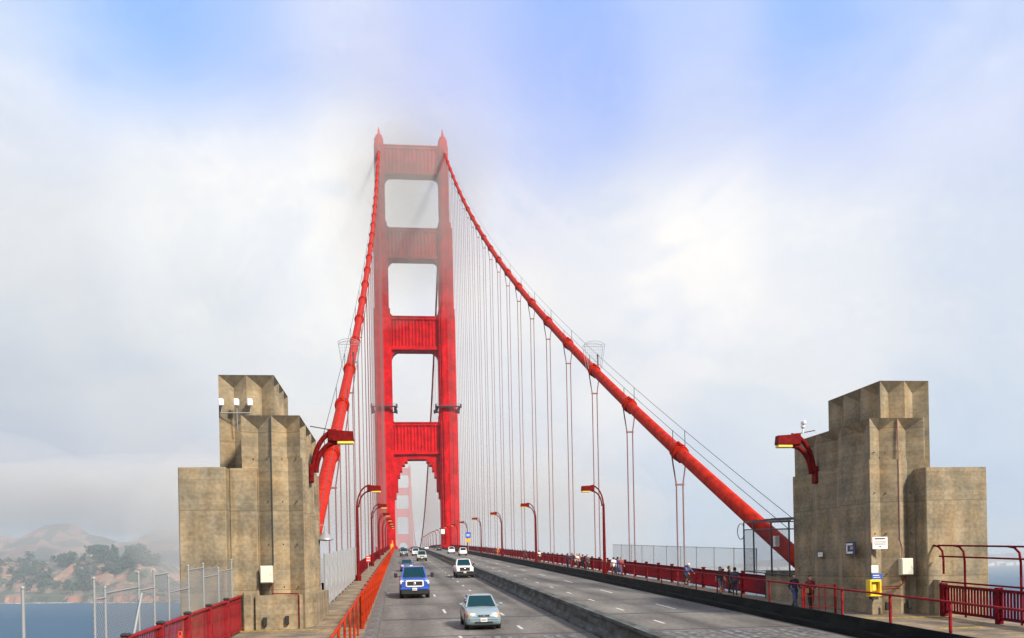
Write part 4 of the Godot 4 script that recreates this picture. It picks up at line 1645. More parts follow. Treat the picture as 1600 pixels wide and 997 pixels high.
func make_lamps() -> void:
	var names := ["first", "second", "third", "fourth", "fifth", "sixth", "seventh", "eighth", "ninth", "tenth"]
	for s: float in [-1.0, 1.0]:
		var n := 0
		for k in 16:
			var d := 91.5 + 46.6 * k - (4.0 if s < 0 else 0.0)
			if absf(d - TOWER_D) < 16 or (s < 0 and k > 6):
				continue
			var x: float = -12.35 if s < 0 else 11.95
			var word: String = names[n] if n < names.size() else "far"
			var lab := "red street lamp with twin bent arms on the %s walk, %s from the camera" % ["left" if s < 0 else "right", word]
			var o := thing("street_lamp", lab, "street lamp", pt(x, 0.35, d), "street lamps along the bridge" if n < names.size() else "far street lamps on the main span")
			n += 1
			var g := G.new()
			g.lathe(Transform3D(), [Vector2(0.0, 0.0), Vector2(0.26, 0.0), Vector2(0.26, 0.5), Vector2(0.17, 0.62), Vector2(0.15, 3.5), Vector2(0.12, 7.0), Vector2(0.0, 7.0)], 10)
			part(o, "pole", g, M.lamp_red)
			lamp_arms(o, -s, 6.85, 0.075)
			lamp_head(o, -s, 8.68, 1.2)
	# bracket lamps on the pylons
	for s: float in [-1.0, 1.0]:
		var at := Vector3(-12.72, 9.15, -46.8) if s < 0 else Vector3(13.22, 8.85, -46.6)
		var o := thing("bracket_lamp", "red lamp on a thick curved bracket high on the %s pylon" % ("left" if s < 0 else "right"), "lamp", at, "bracket lamps on the pylons")
		lamp_arms(o, -s, 0.0, 0.13)
		lamp_head(o, -s, 1.86, 1.0)
		var g := G.new()
		g.cbox(Vector3(s * 0.06, -0.05, 0), Vector3(0.2, 0.9, 0.5), 0.04)
		part(o, "wall_plate", g, M.lamp_red)
		g = G.new()
		g.tube([Vector3(s * 0.1, 2.3, 0), Vector3(-s * 0.9, 2.12, 0)], 0.025, 5)
		part(o, "wire", g, M.black)
	var c := thing("traffic_camera", "small white camera on top of the right bracket lamp", "camera", Vector3(12.65, 11.0, -46.6))
	var g := G.new()
	g.tube([Vector3(0, 0, 0), Vector3(0, 0.45, 0)], 0.05, 7)
	part(c, "mast", g, M.white)
	g = G.new()
	g.cbox(Vector3(0.02, 0.55, 0.05), Vector3(0.16, 0.18, 0.36), 0.03)
	g.ball(Vector3(0, 0.36, 0.02), Vector3.ONE * 0.12, 8, 5)
	part(c, "housing", g, M.white)
	# shaded lantern on the far corner of the left pylon
	var ln := thing("wall_lantern", "round shaded lantern on the far corner of the left pylon", "lamp", Vector3(-12.45, 5.9, -50.3))
	g = G.new()
	g.lathe(Transform3D(), [Vector2(0.05, 0.5), Vector2(0.12, 0.42), Vector2(0.42, 0.1), Vector2(0.45, 0.02), Vector2(0.40, 0.0), Vector2(0.0, -0.05)], 14)
	part(ln, "shade", g, M.steel)
	g = G.new()
	g.tube([Vector3(0, 0.48, 0), Vector3(0, 0.75, 0), Vector3(-0.2, 0.82, 0), Vector3(-0.42, 0.6, 0)], 0.035, 6)
	part(ln, "bracket", g, M.steel)
	# road signs
	var b := thing("road_sign", "blue and gold road sign on a post in front of the tower's right leg", "sign", pt(11.4, 0.35, 268))
	g = G.new()
	g.tube([Vector3.ZERO, Vector3(0, 5.6, 0)], 0.08, 6)
	part(b, "post", g, M.steel)
	g = G.new()
	g.cbox(Vector3(0, 4.7, 0.12), Vector3(1.5, 1.7, 0.05), 0.02)
	part(b, "blue_panel", g, M.sign_blue)
	g = G.new()
	g.cbox(Vector3(0, 3.15, 0.12), Vector3(1.5, 1.1, 0.05), 0.02)
	part(b, "gold_panel", g, M.sign_gold)
	g = G.new()
	g.box(Vector3(0, 4.9, 0.15), Vector3(0.9, 0.16, 0.02))
	g.box(Vector3(0, 4.5, 0.15), Vector3(1.0, 0.16, 0.02))
	part(b, "lettering", g, M.white)
	var wsn := thing("road_sign", "white sign on a short mast at the tower's right leg", "sign", pt(9.9, 0.4, 388))
	g = G.new()
	g.tube([Vector3.ZERO, Vector3(0, 6.4, 0)], 0.1, 6)
	part(wsn, "post", g, M.lamp_red)
	g = G.new()
	g.cbox(Vector3(0, 6.9, 0.1), Vector3(1.5, 2.0, 0.1), 0.3)
	part(wsn, "panel", g, M.white)
	var os := thing("road_sign", "small orange and white board on the left walk past the first lamps", "sign", pt(-12.2, 0.35, 112))
	g = G.new()
	g.box(Vector3(0, 0.9, 0), Vector3(0.08, 1.8, 0.08))
	part(os, "post", g, M.galv)
	g = G.new()
	g.cbox(Vector3(0, 1.5, 0.06), Vector3(0.5, 0.75, 0.04), 0.01)
	part(os, "panel", g, M.orange)
	g = G.new()
	for y in [1.35, 1.65]:
		g.box(Vector3(0, y, 0.085), Vector3(0.4, 0.1, 0.01))
	part(os, "stripe", g, M.white)
	var yb := thing("equipment_box", "yellow equipment box at the foot of the tower's left leg", "box", pt(-11.2, 0.36, 372))
	g = G.new()
	g.cbox(Vector3(0, 1.1, 0), Vector3(1.2, 2.2, 1.0), 0.08)
	part(yb, "casing", g, M.sign_gold)
	g = G.new()
	g.cbox(Vector3(0.2, 2.8, 0), Vector3(0.5, 1.4, 0.4), 0.1)
	part(yb, "beacon", g, M.amber)


# ---------------------------------------------------------------- vehicles

func section(z: float, lo: float, hi: float, wl: float, wh: float) -> Array:
	var w := maxf(wl, wh)
	var dy := hi - lo
	var half := [Vector2(0, lo), Vector2(0.75 * wl, lo), Vector2(0.97 * wl, lo + 0.10 * dy), Vector2(w, lo + 0.35 * dy), Vector2(w * 0.995, lo + 0.62 * dy), Vector2(lerpf(w, wh, 0.7), hi - 0.13 * dy), Vector2(wh * 0.93, hi - 0.02), Vector2(wh * 0.5, hi + 0.012), Vector2(0, hi + 0.02)]
	var ring := []
	for p in half:
		ring.append(Vector3(p.x, p.y, z))
	for i in range(half.size() - 2, 0, -1):
		ring.append(Vector3(-half[i].x, half[i].y, z))
	return ring


func pane(g: G, a: Vector3, b: Vector3, c: Vector3, d: Vector3, l: float, r: float, bo: float, to: float, off: float) -> void:
	# a thin panel laid on the quad a b c d (lower left, lower right, upper right, upper left), inset by shares
	var f := func(u, w): return a.lerp(b, u).lerp(d.lerp(c, u), w)
	var p := [f.call(l, bo), f.call(1 - r, bo), f.call(1 - r, 1 - to), f.call(l, 1 - to)]
	var n: Vector3 = (p[1] - p[0]).cross(p[3] - p[0]).normalized()
	var q := []
	for e in p:
		q.append(e - n * 0.01)
	for e in p:
		q.append(e + n * off)
	g.hexa(q)


func wheel_mesh(r: float, w: float) -> Array:
	var t := Transform3D(Basis(Vector3.BACK, PI / 2), Vector3.ZERO)
	var g := G.new()
	g.lathe(t, [Vector2(r * 0.62, -w / 2), Vector2(r * 0.94, -w / 2), Vector2(r, -w * 0.36), Vector2(r, w * 0.36), Vector2(r * 0.94, w / 2), Vector2(r * 0.62, w / 2)], 20)
	var h := G.new()
	h.lathe(t, [Vector2(0.0, -w * 0.44), Vector2(r * 0.2, -w * 0.46), Vector2(r * 0.55, -w * 0.38), Vector2(r * 0.64, -w * 0.48), Vector2(r * 0.64, w * 0.48), Vector2(r * 0.55, w * 0.38), Vector2(r * 0.2, w * 0.46), Vector2(0.0, w * 0.44)], 16)
	return [g.mesh(), h.mesh()]


func car_common(o: Node3D, p: Dictionary) -> void:
	# body shell, cab, glass, wheels; the front looks along +z
	var g := G.new()
	var rings := []
	for s in p.shell:
		rings.append(section(s[0], s[1], s[2], s[3], s[4]))
	g.loft(rings)
	var body := part(o, "body", g, p.paint)
	var c: Array = p.cab  # belt y, belt front z, belt rear z, belt half width, roof y, roof front z, roof rear z, roof half width
	var b := [Vector3(-c[3], c[0], c[1]), Vector3(c[3], c[0], c[1]), Vector3(c[3], c[0], c[2]), Vector3(-c[3], c[0], c[2])]
	var t := [Vector3(-c[7], c[4], c[5]), Vector3(c[7], c[4], c[5]), Vector3(c[7], c[4], c[6]), Vector3(-c[7], c[4], c[6])]
	g = G.new()
	g.hexa(b + t)
	# crowned roof
	var rr := []
	for i in 7:
		var u := i / 6.0
		var z := lerpf(c[5] + 0.03, c[6] - 0.03, u)
		var lift := 0.055 * sin(PI * clampf(u, 0.06, 0.94))
		var ring := []
		for k in 9:
			var a := -1.0 + k / 4.0
			ring.append(Vector3(a * (c[7] + 0.015), c[4] - 0.015 + lift * (1.0 - a * a * 0.75), z))
		for k in range(8, -1, -1):
			var a := -1.0 + k / 4.0
			ring.append(Vector3(a * (c[7] + 0.015), c[4] - 0.03, z))
		rr.append(ring)
	var roof := G.new()
	roof.loft(rr)
	part(body, "cab_frame", g, p.paint)
	part(o, "roof", roof, p.paint)
	g = G.new()
	pane(g, b[0], b[1], t[1], t[0], 0.055, 0.055, 0.03, 0.05, 0.008)
	part(o, "windshield", g, M.glass)
	g = G.new()
	pane(g, b[2], b[3], t[3], t[2], 0.07, 0.07, 0.12, 0.08, 0.008)
	part(o, "rear_window", g, M.glass)
	var m: float = p.get("pillar", 0.5)
	for e in [[1, 2, 0.06, 1.0 - m + 0.02], [1, 2, m + 0.02, 0.07]]:
		g = G.new()
		pane(g, b[1], b[2], t[2], t[1], e[2], e[3], 0.05, 0.08, 0.008)
		part(o, "side_window", g, M.glass)
		g = G.new()
		pane(g, b[3], b[0], t[0], t[3], e[3], e[2], 0.05, 0.08, 0.008)
		part(o, "side_window", g, M.glass)
	g = G.new()
	for x in [-0.35, 0.25]:
		g.bar(Vector3(x, c[0] + 0.03, c[1] + 0.03), Vector3(x + 0.42, c[0] + 0.09, c[1] - 0.02), 0.018, 0.018)
	part(o, "wiper", g, M.trim)
	var wm := wheel_mesh(p.wheel, p.get("tyre_w", 0.2))
	for z in p.axles:
		for x in [-1.0, 1.0]:
			var at := Transform3D(Basis(), Vector3(x * (p.track / 2), p.wheel, z))
			var w := inst(o, "wheel", wm[0], M.tyre, at)
			inst(w, "hub", wm[1], M.rim)
			# dark wheel arch
			var a := G.new()
			a.lathe(Transform3D(Basis(Vector3.BACK, PI / 2), Vector3(x * (p.half - 0.05), p.wheel + 0.03, z)), [Vector2(0.0, -0.053), Vector2(p.wheel * 1.16, -0.053), Vector2(p.wheel * 1.16, 0.053), Vector2(0.0, 0.053)], 20)
			part(o, "wheel_arch", a, M.trim)
	g = G.new()
	g.box(Vector3(0, p.shell[3][1] - 0.02, 0), Vector3(p.half * 1.5, 0.14, (p.axles[0] - p.axles[1]) + 1.0))
	part(o, "underbody", g, M.black)
	for x in [-1.0, 1.0]:
		var mm: Array = p.mirror  # y, z, width, height, reach
		var mi := G.new()
		mi.cbox(Vector3(x * (p.half + mm[4]), mm[0], mm[1]), Vector3(mm[2], mm[3], 0.12), 0.035)
		mi.bar(Vector3(x * (p.half - 0.1), mm[0] - mm[3] * 0.3, mm[1]), Vector3(x * (p.half + mm[4]), mm[0] - mm[3] * 0.2, mm[1]), 0.05, 0.05)
		part(o, "mirror", mi, p.mirror_paint)


func plate(o: Node3D, at: Vector3, back := false) -> void:
	var g := G.new()
	g.cbox(at, Vector3(0.31, 0.16, 0.02), 0.006)
	var q := part(o, "licence_plate", g, M.plate)
	g = G.new()
	for i in 7:
		g.box(at + Vector3(-0.105 + 0.035 * i, -0.005, (-1.0 if back else 1.0) * 0.012), Vector3(0.02, 0.06, 0.004))
	part(q, "lettering", g, M.sign_navy)


func make_sedan(paint: Material, label: String, at: Transform3D, group: String, amber := true) -> Node3D:
	var o := thing("sedan", label, "car", Vector3.ZERO, group)
	o.transform = at.scaled_local(Vector3(1, 1.1, 1))
	car_common(o, {
		"paint": paint, "mirror_paint": paint, "half": 0.835, "wheel": 0.29, "track": 1.46, "axles": [1.28, -1.18], "pillar": 0.52,
		"shell": [[2.10, 0.36, 0.58, 0.60, 0.56], [2.05, 0.22, 0.68, 0.74, 0.66], [1.93, 0.19, 0.735, 0.80, 0.71], [1.75, 0.19, 0.775, 0.83, 0.74], [1.2, 0.19, 0.865, 0.835, 0.765], [0.86, 0.19, 0.915, 0.835, 0.78], [0.0, 0.19, 0.935, 0.835, 0.785], [-1.3, 0.19, 0.955, 0.835, 0.775], [-1.9, 0.22, 0.94, 0.82, 0.74], [-2.08, 0.3, 0.86, 0.75, 0.66], [-2.12, 0.42, 0.74, 0.66, 0.6]],
		"cab": [0.90, 0.92, -1.52, 0.755, 1.36, 0.16, -0.92, 0.565], "mirror": [1.0, 0.62, 0.17, 0.13, 0.11]})
	var g := G.new()
	g.cbox(Vector3(0, 0.605, 2.07), Vector3(0.62, 0.13, 0.06), 0.03)
	part(o, "grille", g, M.chrome)
	g = G.new()
	for x in [-0.2, -0.1, 0.1, 0.2]:
		g.cbox(Vector3(x, 0.603, 2.098), Vector3(0.075, 0.09, 0.012), 0.005)
	part(o, "grille_slot", g, M.trim)
	g = G.new()
	g.lathe(Transform3D(Basis(Vector3.RIGHT, PI / 2), Vector3(0, 0.62, 2.1)), [Vector2(0.075, 0.0), Vector2(0.075, 0.02), Vector2(0.055, 0.025), Vector2(0.0, 0.025)], 14)
	part(o, "emblem", g, M.chrome)
	for x in [-1.0, 1.0]:
		g = G.new()
		g.ball(Vector3(x * 0.50, 0.635, 2.0), Vector3(0.20, 0.085, 0.085), 14, 8)
		var h := part(o, "headlight", g, M.lamp_glass)
		g = G.new()
		g.ball(Vector3(x * 0.64, 0.635, 1.965), Vector3(0.125, 0.088, 0.10), 12, 8)
		part(h, "indicator", g, M.amber if amber else M.lamp_glass)
		g = G.new()
		g.lathe(Transform3D(Basis(Vector3.RIGHT, PI / 2), Vector3(x * 0.58, 0.36, 2.03)), [Vector2(0.075, 0.0), Vector2(0.075, 0.03), Vector2(0.05, 0.035), Vector2(0.0, 0.03)], 12)
		part(o, "fog_light", g, M.trim)
		g = G.new()
		g.cbox(Vector3(x * 0.66, 0.78, -2.05), Vector3(0.26, 0.16, 0.06), 0.03)
		part(o, "tail_light", g, M.tail)
	g = G.new()
	g.cbox(Vector3(0, 0.24, 2.0), Vector3(1.42, 0.1, 0.12), 0.03)
	part(o, "front_lip", g, M.trim)
	g = G.new()
	for x in [-0.36, 0.36]:
		g.cbox(Vector3(x, 0.93, 0.35), Vector3(0.2, 0.22, 0.1), 0.05)
	part(o, "seat_back", g, M.trim)
	g = G.new()
	g.cbox(Vector3(0, 0.335, 2.085), Vector3(0.84, 0.085, 0.05), 0.02)
	part(o, "air_intake", g, M.trim)
	g = G.new()
	g.cbox(Vector3(0, 0.47, 2.07), Vector3(1.34, 0.1, 0.1), 0.04)
	part(o, "bumper", g, paint)
	plate(o, Vector3(0, 0.44, 2.135))
	plate(o, Vector3(0, 0.7, -2.13), true)
	return o


func make_pickup(paint: Material, label: String, at: Transform3D, group: String, chrome: bool, small := 1.0) -> Node3D:
	var o := thing("pickup_truck", label, "pickup truck", Vector3.ZERO, group)
	o.transform = at.scaled_local(Vector3(small, small * 1.1, small))
	car_common(o, {
		"paint": paint, "mirror_paint": M.trim, "half": 1.0, "wheel": 0.41, "track": 1.72, "axles": [1.85, -1.85], "tyre_w": 0.27, "pillar": 0.55,
		"shell": [[2.84, 0.62, 1.06, 0.86, 0.80], [2.78, 0.46, 1.13, 0.95, 0.88], [2.6, 0.42, 1.17, 0.985, 0.92], [2.0, 0.42, 1.20, 1.0, 0.93], [1.2, 0.44, 1.235, 1.0, 0.93], [0.6, 0.44, 1.25, 1.0, 0.93], [-0.9, 0.44, 1.25, 1.0, 0.93], [-1.0, 0.44, 1.22, 1.0, 0.95], [-2.8, 0.48, 1.22, 0.99, 0.95], [-2.88, 0.55, 1.2, 0.96, 0.93]],
		"cab": [1.22, 1.18, -0.98, 0.88, 1.86, 0.42, -0.80, 0.70], "mirror": [1.36, 0.9, 0.22 if chrome else 0.2, 0.30 if chrome else 0.22, 0.24 if chrome else 0.14]})
	var g := G.new()
	if chrome:  # thick bright frame round a dark mouth
		g.cbox(Vector3(0, 1.06, 2.82), Vector3(1.16, 0.09, 0.14), 0.04)
		g.cbox(Vector3(0, 0.74, 2.86), Vector3(1.04, 0.08, 0.12), 0.03)
		for x in [-0.55, 0.55]:
			g.cbox(Vector3(x, 0.9, 2.84), Vector3(0.1, 0.34, 0.13), 0.03)
		part(o, "grille_frame", g, M.white)
	g = G.new()
	g.cbox(Vector3(0, 0.9, 2.83), Vector3(1.0 if chrome else 1.12, 0.28 if chrome else 0.36, 0.08), 0.02)
	part(o, "grille", g, M.trim)
	g = G.new()
	g.ball(Vector3(0, 0.92, 2.89), Vector3(0.13, 0.08, 0.02), 14, 6)
	part(o, "emblem", g, M.chrome)
	for x in [-1.0, 1.0]:
		g = G.new()
		g.cbox(Vector3(x * 0.79, 0.98, 2.74), Vector3(0.36, 0.26, 0.18), 0.05)
		part(o, "headlight", g, M.lamp_glass)
		g = G.new()
		g.cbox(Vector3(x * 0.82, 0.57, 2.85), Vector3(0.26, 0.1, 0.06), 0.02)
		part(o, "fog_light", g, M.steel)
		g = G.new()
		g.cbox(Vector3(x * 0.92, 1.0, -2.86), Vector3(0.14, 0.38, 0.08), 0.02)
		part(o, "tail_light", g, M.tail)
	g = G.new()
	g.cbox(Vector3(0, 0.60, 2.82), Vector3(1.88, 0.17, 0.2), 0.05)
	part(o, "bumper", g, paint if chrome else M.trim)
	g = G.new()
	g.cbox(Vector3(0, 0.40, 2.78), Vector3(1.8, 0.26, 0.2), 0.03)
	g.box(Vector3(0, 0.36, 0.2), Vector3(1.5, 0.3, 4.6))
	part(o, "valance", g, M.trim)
	plate(o, Vector3(0, 0.58, 2.935))
	g = G.new()
	g.cbox(Vector3(0, 0.58, -2.92), Vector3(1.8, 0.2, 0.16), 0.05)
	part(o, "rear_bumper", g, M.chrome)
	return o


func make_suv(paint: Material, label: String, at: Transform3D, group: String, rack := true) -> Node3D:
	var o := thing("sport_utility_vehicle", label, "car", Vector3.ZERO, group)
	o.transform = at.scaled_local(Vector3(1, 1.1, 1))
	car_common(o, {
		"paint": paint, "mirror_paint": M.trim, "half": 0.93, "wheel": 0.36, "track": 1.6, "axles": [1.4, -1.35], "tyre_w": 0.24, "pillar": 0.42,
		"shell": [[2.3, 0.5, 0.9, 0.8, 0.74], [2.24, 0.36, 0.99, 0.88, 0.81], [2.05, 0.34, 1.03, 0.92, 0.85], [1.4, 0.34, 1.07, 0.93, 0.86], [0.9, 0.34, 1.1, 0.93, 0.86], [0.0, 0.34, 1.11, 0.93, 0.86], [-1.6, 0.34, 1.12, 0.93, 0.86], [-2.2, 0.36, 1.11, 0.92, 0.85], [-2.3, 0.44, 1.05, 0.88, 0.82]],
		"cab": [1.08, 0.98, -2.2, 0.83, 1.72, 0.42, -1.95, 0.67], "mirror": [1.2, 0.8, 0.2, 0.2, 0.13]})
	var g := G.new()
	g.cbox(Vector3(0, 0.84, 2.27), Vector3(0.86, 0.2, 0.08), 0.03)
	part(o, "grille", g, M.chrome)
	g = G.new()
	for x in [-0.27, 0.0, 0.27]:
		g.cbox(Vector3(x, 0.84, 2.31), Vector3(0.2, 0.13, 0.02), 0.006)
	part(o, "grille_slot", g, M.trim)
	for x in [-1.0, 1.0]:
		g = G.new()
		g.cbox(Vector3(x * 0.67, 0.87, 2.2), Vector3(0.38, 0.19, 0.16), 0.05)
		part(o, "headlight", g, M.lamp_glass)
		g = G.new()
		g.cbox(Vector3(x * 0.84, 1.0, -2.24), Vector3(0.14, 0.4, 0.1), 0.03)
		part(o, "tail_light", g, M.tail)
		if rack:
			g = G.new()
			g.tube([Vector3(x * 0.58, 1.76, 0.2), Vector3(x * 0.58, 1.84, 0.1), Vector3(x * 0.58, 1.84, -1.7), Vector3(x * 0.58, 1.76, -1.8)], 0.025, 6)
			part(o, "roof_rail", g, M.trim)
	g = G.new()
	g.cbox(Vector3(0, 0.52, 2.27), Vector3(1.74, 0.2, 0.14), 0.05)
	part(o, "bumper", g, M.trim if rack else paint)
	plate(o, Vector3(0, 0.56, 2.35))
	plate(o, Vector3(0, 0.85, -2.31), true)
	return o


func road_spot(x: float, d: float, away := false) -> Transform3D:
	var t := on_deck(x, 0.0, d)
	return t * Transform3D(Basis(Vector3.UP, PI if away else 0.0), Vector3.ZERO)


func make_vehicles() -> void:
	var gr := "vehicles coming towards the camera"
	var silver := car_paint(0.22, 0.30, 0.34, 0.2)
	var blue := car_paint(0.022, 0.085, 0.42, 0.1)
	var white := car_paint(0.74, 0.75, 0.76)
	var navy := car_paint(0.05, 0.075, 0.17, 0.2)
	var beige := car_paint(0.50, 0.49, 0.44, 0.2)
	var dark := car_paint(0.03, 0.045, 0.07, 0.2)
	var red := car_paint(0.35, 0.02, 0.025)
	make_sedan(silver, "pale silver blue sedan with amber corner lights, nearest of the oncoming cars", road_spot(-4.78, 44.4), gr)
	make_pickup(blue, "bright blue pickup truck with a thick white grille frame and big black mirrors", road_spot(-7.52, 68.6), gr, true, 1.06)
	make_pickup(white, "white pickup truck with a black grille and bumper beside the barrier", road_spot(-1.75, 99.6), gr, false, 0.94)
	make_sedan(navy, "slate blue sedan half hidden behind the blue pickup truck", road_spot(-7.6, 121.5), gr, false)
	make_suv(beige, "beige silver sport utility vehicle in the middle lane", road_spot(-4.35, 174.0), gr)
	make_suv(white, "white van-like vehicle just behind the beige sport utility vehicle", road_spot(-4.4, 232.0), gr, false)
	make_pickup(dark, "dark pickup truck far down the left lane", road_spot(-7.35, 226.0), gr, true, 0.95)
	make_sedan(red, "small dark red car far off in the middle lane", road_spot(-4.2, 300.0), gr, false)
	make_sedan(dark, "tiny dark car following the far pickup truck towards the tower", road_spot(-7.3, 318.0), gr, false)
	var ga := "vehicles driving away on the right of the barrier"
	make_suv(white, "white vehicle driving away in the right carriageway, the farther of two", road_spot(5.55, 252.0, true), ga, false)
	make_suv(white, "white vehicle driving away in the right carriageway, the nearer of two", road_spot(6.6, 222.0, true), ga, false)
	make_sedan(dark, "dark car driving away below the tower's right leg", road_spot(5.6, 330.0, true), ga, false)
	make_sedan(white, "small pale car driving away under the tower portal beside the barrier", road_spot(2.4, 372.0, true), ga, false)


# ---------------------------------------------------------------- people

func seg(p: Vector3, a: Vector3, b: Vector3, ra: float, rb: float) -> float:
	var ab := b - a
	var t := clampf((p - a).dot(ab) / maxf(ab.length_squared(), 1e-9), 0.0, 1.0)
	return p.distance_to(a + ab * t) - lerpf(ra, rb, t)


func body_data(bones: Array, lo: Vector3, hi: Vector3, cell: float, blend: float) -> Dictionary:
	# tapered bones joined by a smooth minimum on a grid, meshed as surface nets
	var nx := int(ceil((hi.x - lo.x) / cell)) + 1
	var ny := int(ceil((hi.y - lo.y) / cell)) + 1
	var nz := int(ceil((hi.z - lo.z) / cell)) + 1
	var f := PackedFloat32Array()
	f.resize(nx * ny * nz)
	f.fill(1.0)
	for b in bones:
		var r: float = maxf(b[2], b[3]) + 0.09
		var mn := (Vector3(minf(b[0].x, b[1].x), minf(b[0].y, b[1].y), minf(b[0].z, b[1].z)) - Vector3.ONE * r - lo) / cell
		var mx := (Vector3(maxf(b[0].x, b[1].x), maxf(b[0].y, b[1].y), maxf(b[0].z, b[1].z)) + Vector3.ONE * r - lo) / cell
		for z in range(maxi(0, int(mn.z)), mini(nz - 1, int(mx.z) + 1) + 1):
			for y in range(maxi(0, int(mn.y)), mini(ny - 1, int(mx.y) + 1) + 1):
				for x in range(maxi(0, int(mn.x)), mini(nx - 1, int(mx.x) + 1) + 1):
					var i := (z * ny + y) * nx + x
					var d := seg(lo + Vector3(x, y, z) * cell, b[0], b[1], b[2], b[3])
					var h := maxf(blend - absf(f[i] - d), 0.0) / blend
					f[i] = minf(f[i], d) - h * h * blend * 0.25
	var vid := {}
	var verts := PackedVector3Array()
	var sx := 1
	var sy := nx
	var sz := nx * ny
	var corner := [0, sx, sy, sx + sy, sz, sx + sz, sy + sz, sx + sy + sz]
	var edges := [[0, 1], [2, 3], [4, 5], [6, 7], [0, 2], [1, 3], [4, 6], [5, 7], [0, 4], [1, 5], [2, 6], [3, 7]]
	var cp := [Vector3(0, 0, 0), Vector3(1, 0, 0), Vector3(0, 1, 0), Vector3(1, 1, 0), Vector3(0, 0, 1), Vector3(1, 0, 1), Vector3(0, 1, 1), Vector3(1, 1, 1)]
	for z in nz - 1:
		for y in ny - 1:
			for x in nx - 1:
				var i := (z * ny + y) * nx + x
				var neg := 0
				for c in corner:
					if f[i + c] < 0.0:
						neg += 1
				if neg == 0 or neg == 8:
					continue
				var s := Vector3.ZERO
				var k := 0
				for e in edges:
					var a := f[i + corner[e[0]]]
					var bb := f[i + corner[e[1]]]
					if (a < 0.0) != (bb < 0.0):
						s += (cp[e[0]] as Vector3).lerp(cp[e[1]], a / (a - bb))
						k += 1
				vid[i] = verts.size()
				verts.append(lo + (Vector3(x, y, z) + s / k) * cell)
	var idx := PackedInt32Array()
	for z in range(1, nz - 1):
		for y in range(1, ny - 1):
			for x in range(1, nx - 1):
				var i := (z * ny + y) * nx + x
				for ax in 3:
					var st: int = [sx, sy, sz][ax]
					if (f[i] < 0.0) == (f[i + st] < 0.0):
						continue
					var u: int = [sy, sz, sx][ax]
					var w: int = [sz, sx, sy][ax]
					var q := [vid[i - u - w], vid[i - w], vid[i], vid[i - u]]
					if f[i] >= 0.0:
						q.reverse()
					idx.append_array(PackedInt32Array([q[0], q[1], q[2], q[0], q[2], q[3]]))
	var nrm := PackedVector3Array()
	nrm.resize(verts.size())
	for i in range(0, idx.size(), 3):
		var n := (verts[idx[i + 1]] - verts[idx[i]]).cross(verts[idx[i + 2]] - verts[idx[i]])
		for k in 3:
			nrm[idx[i + k]] += n
	var zone := PackedInt32Array()
	for i in verts.size():
		nrm[i] = nrm[i].normalized()
		var best := 9.0
		var zz := 0
		for b in bones:
			var d := seg(verts[i], b[0], b[1], b[2], b[3])
			if d < best:
				best = d
				zz = b[4]
		zone.append(zz)
	return {"v": verts, "n": nrm, "i": idx, "zone": zone}


func pose(kind: String) -> Dictionary:
	# joints, facing +z; zones: 0 skin, 1 top, 2 legs, 3 shoes, 4 lower legs, 5 lower arms
	var j := {"head": Vector3(0, 1.62, 0.02), "neck": Vector3(0, 1.47, 0.0), "chest": Vector3(0, 1.27, 0.0), "waist": Vector3(0, 1.06, 0.0), "hip": Vector3(0, 0.93, 0.0)}
	for s in [-1, 1]:
		var k := "l" if s < 0 else "r"
		j["sh" + k] = Vector3(s * 0.175, 1.40, -0.01)
		j["el" + k] = Vector3(s * 0.245, 1.13, -0.03)
		j["wr" + k] = Vector3(s * 0.25, 0.88, 0.06)
		j["hp" + k] = Vector3(s * 0.09, 0.91, 0.0)
		j["kn" + k] = Vector3(s * 0.10, 0.50, 0.02)
		j["an" + k] = Vector3(s * 0.10, 0.09, -0.02)
	match kind:
		"walk":
			j.knl = Vector3(-0.09, 0.51, 0.16); j.anl = Vector3(-0.09, 0.10, 0.26)
			j.knr = Vector3(0.09, 0.49, 0.02); j.anr = Vector3(0.09, 0.14, -0.28)
			j.ell = Vector3(-0.24, 1.14, -0.12); j.wrl = Vector3(-0.25, 0.92, -0.06)
			j.elr = Vector3(0.24, 1.14, 0.06); j.wrr = Vector3(0.22, 0.95, 0.22)
		"folded":
			j.ell = Vector3(-0.25, 1.14, 0.04); j.wrl = Vector3(-0.06, 1.10, 0.21)
			j.elr = Vector3(0.25, 1.14, 0.04); j.wrr = Vector3(0.06, 1.05, 0.20)
			j.knl = Vector3(-0.09, 0.50, 0.08); j.anl = Vector3(-0.10, 0.09, 0.14)
			j.anr = Vector3(0.10, 0.09, -0.10)
		"ride":
			j.head = Vector3(0, 1.60, 0.34); j.neck = Vector3(0, 1.47, 0.26); j.chest = Vector3(0, 1.30, 0.14); j.waist = Vector3(0, 1.12, 0.0); j.hip = Vector3(0, 1.0, -0.08)
			for s in [-1, 1]:
				var k := "l" if s < 0 else "r"
				j["sh" + k] = Vector3(s * 0.18, 1.40, 0.22)
				j["el" + k] = Vector3(s * 0.24, 1.20, 0.42)
				j["wr" + k] = Vector3(s * 0.24, 1.06, 0.60)
				j["hp" + k] = Vector3(s * 0.09, 0.98, -0.06)
			j.knl = Vector3(-0.10, 0.70, 0.30); j.anl = Vector3(-0.10, 0.36, 0.10)
			j.knr = Vector3(0.10, 0.56, 0.22); j.anr = Vector3(0.10, 0.16, 0.08)
		"look":
			j.ell = Vector3(-0.24, 1.14, 0.10); j.wrl = Vector3(-0.20, 1.02, 0.30)
			j.elr = Vector3(0.26, 1.16, 0.08); j.wrr = Vector3(0.10, 1.36, 0.24)
			j.anl = Vector3(-0.13, 0.09, 0.02); j.knl = Vector3(-0.12, 0.5, 0.03)
	return j


var body_cache := {}
var body_joints := {}


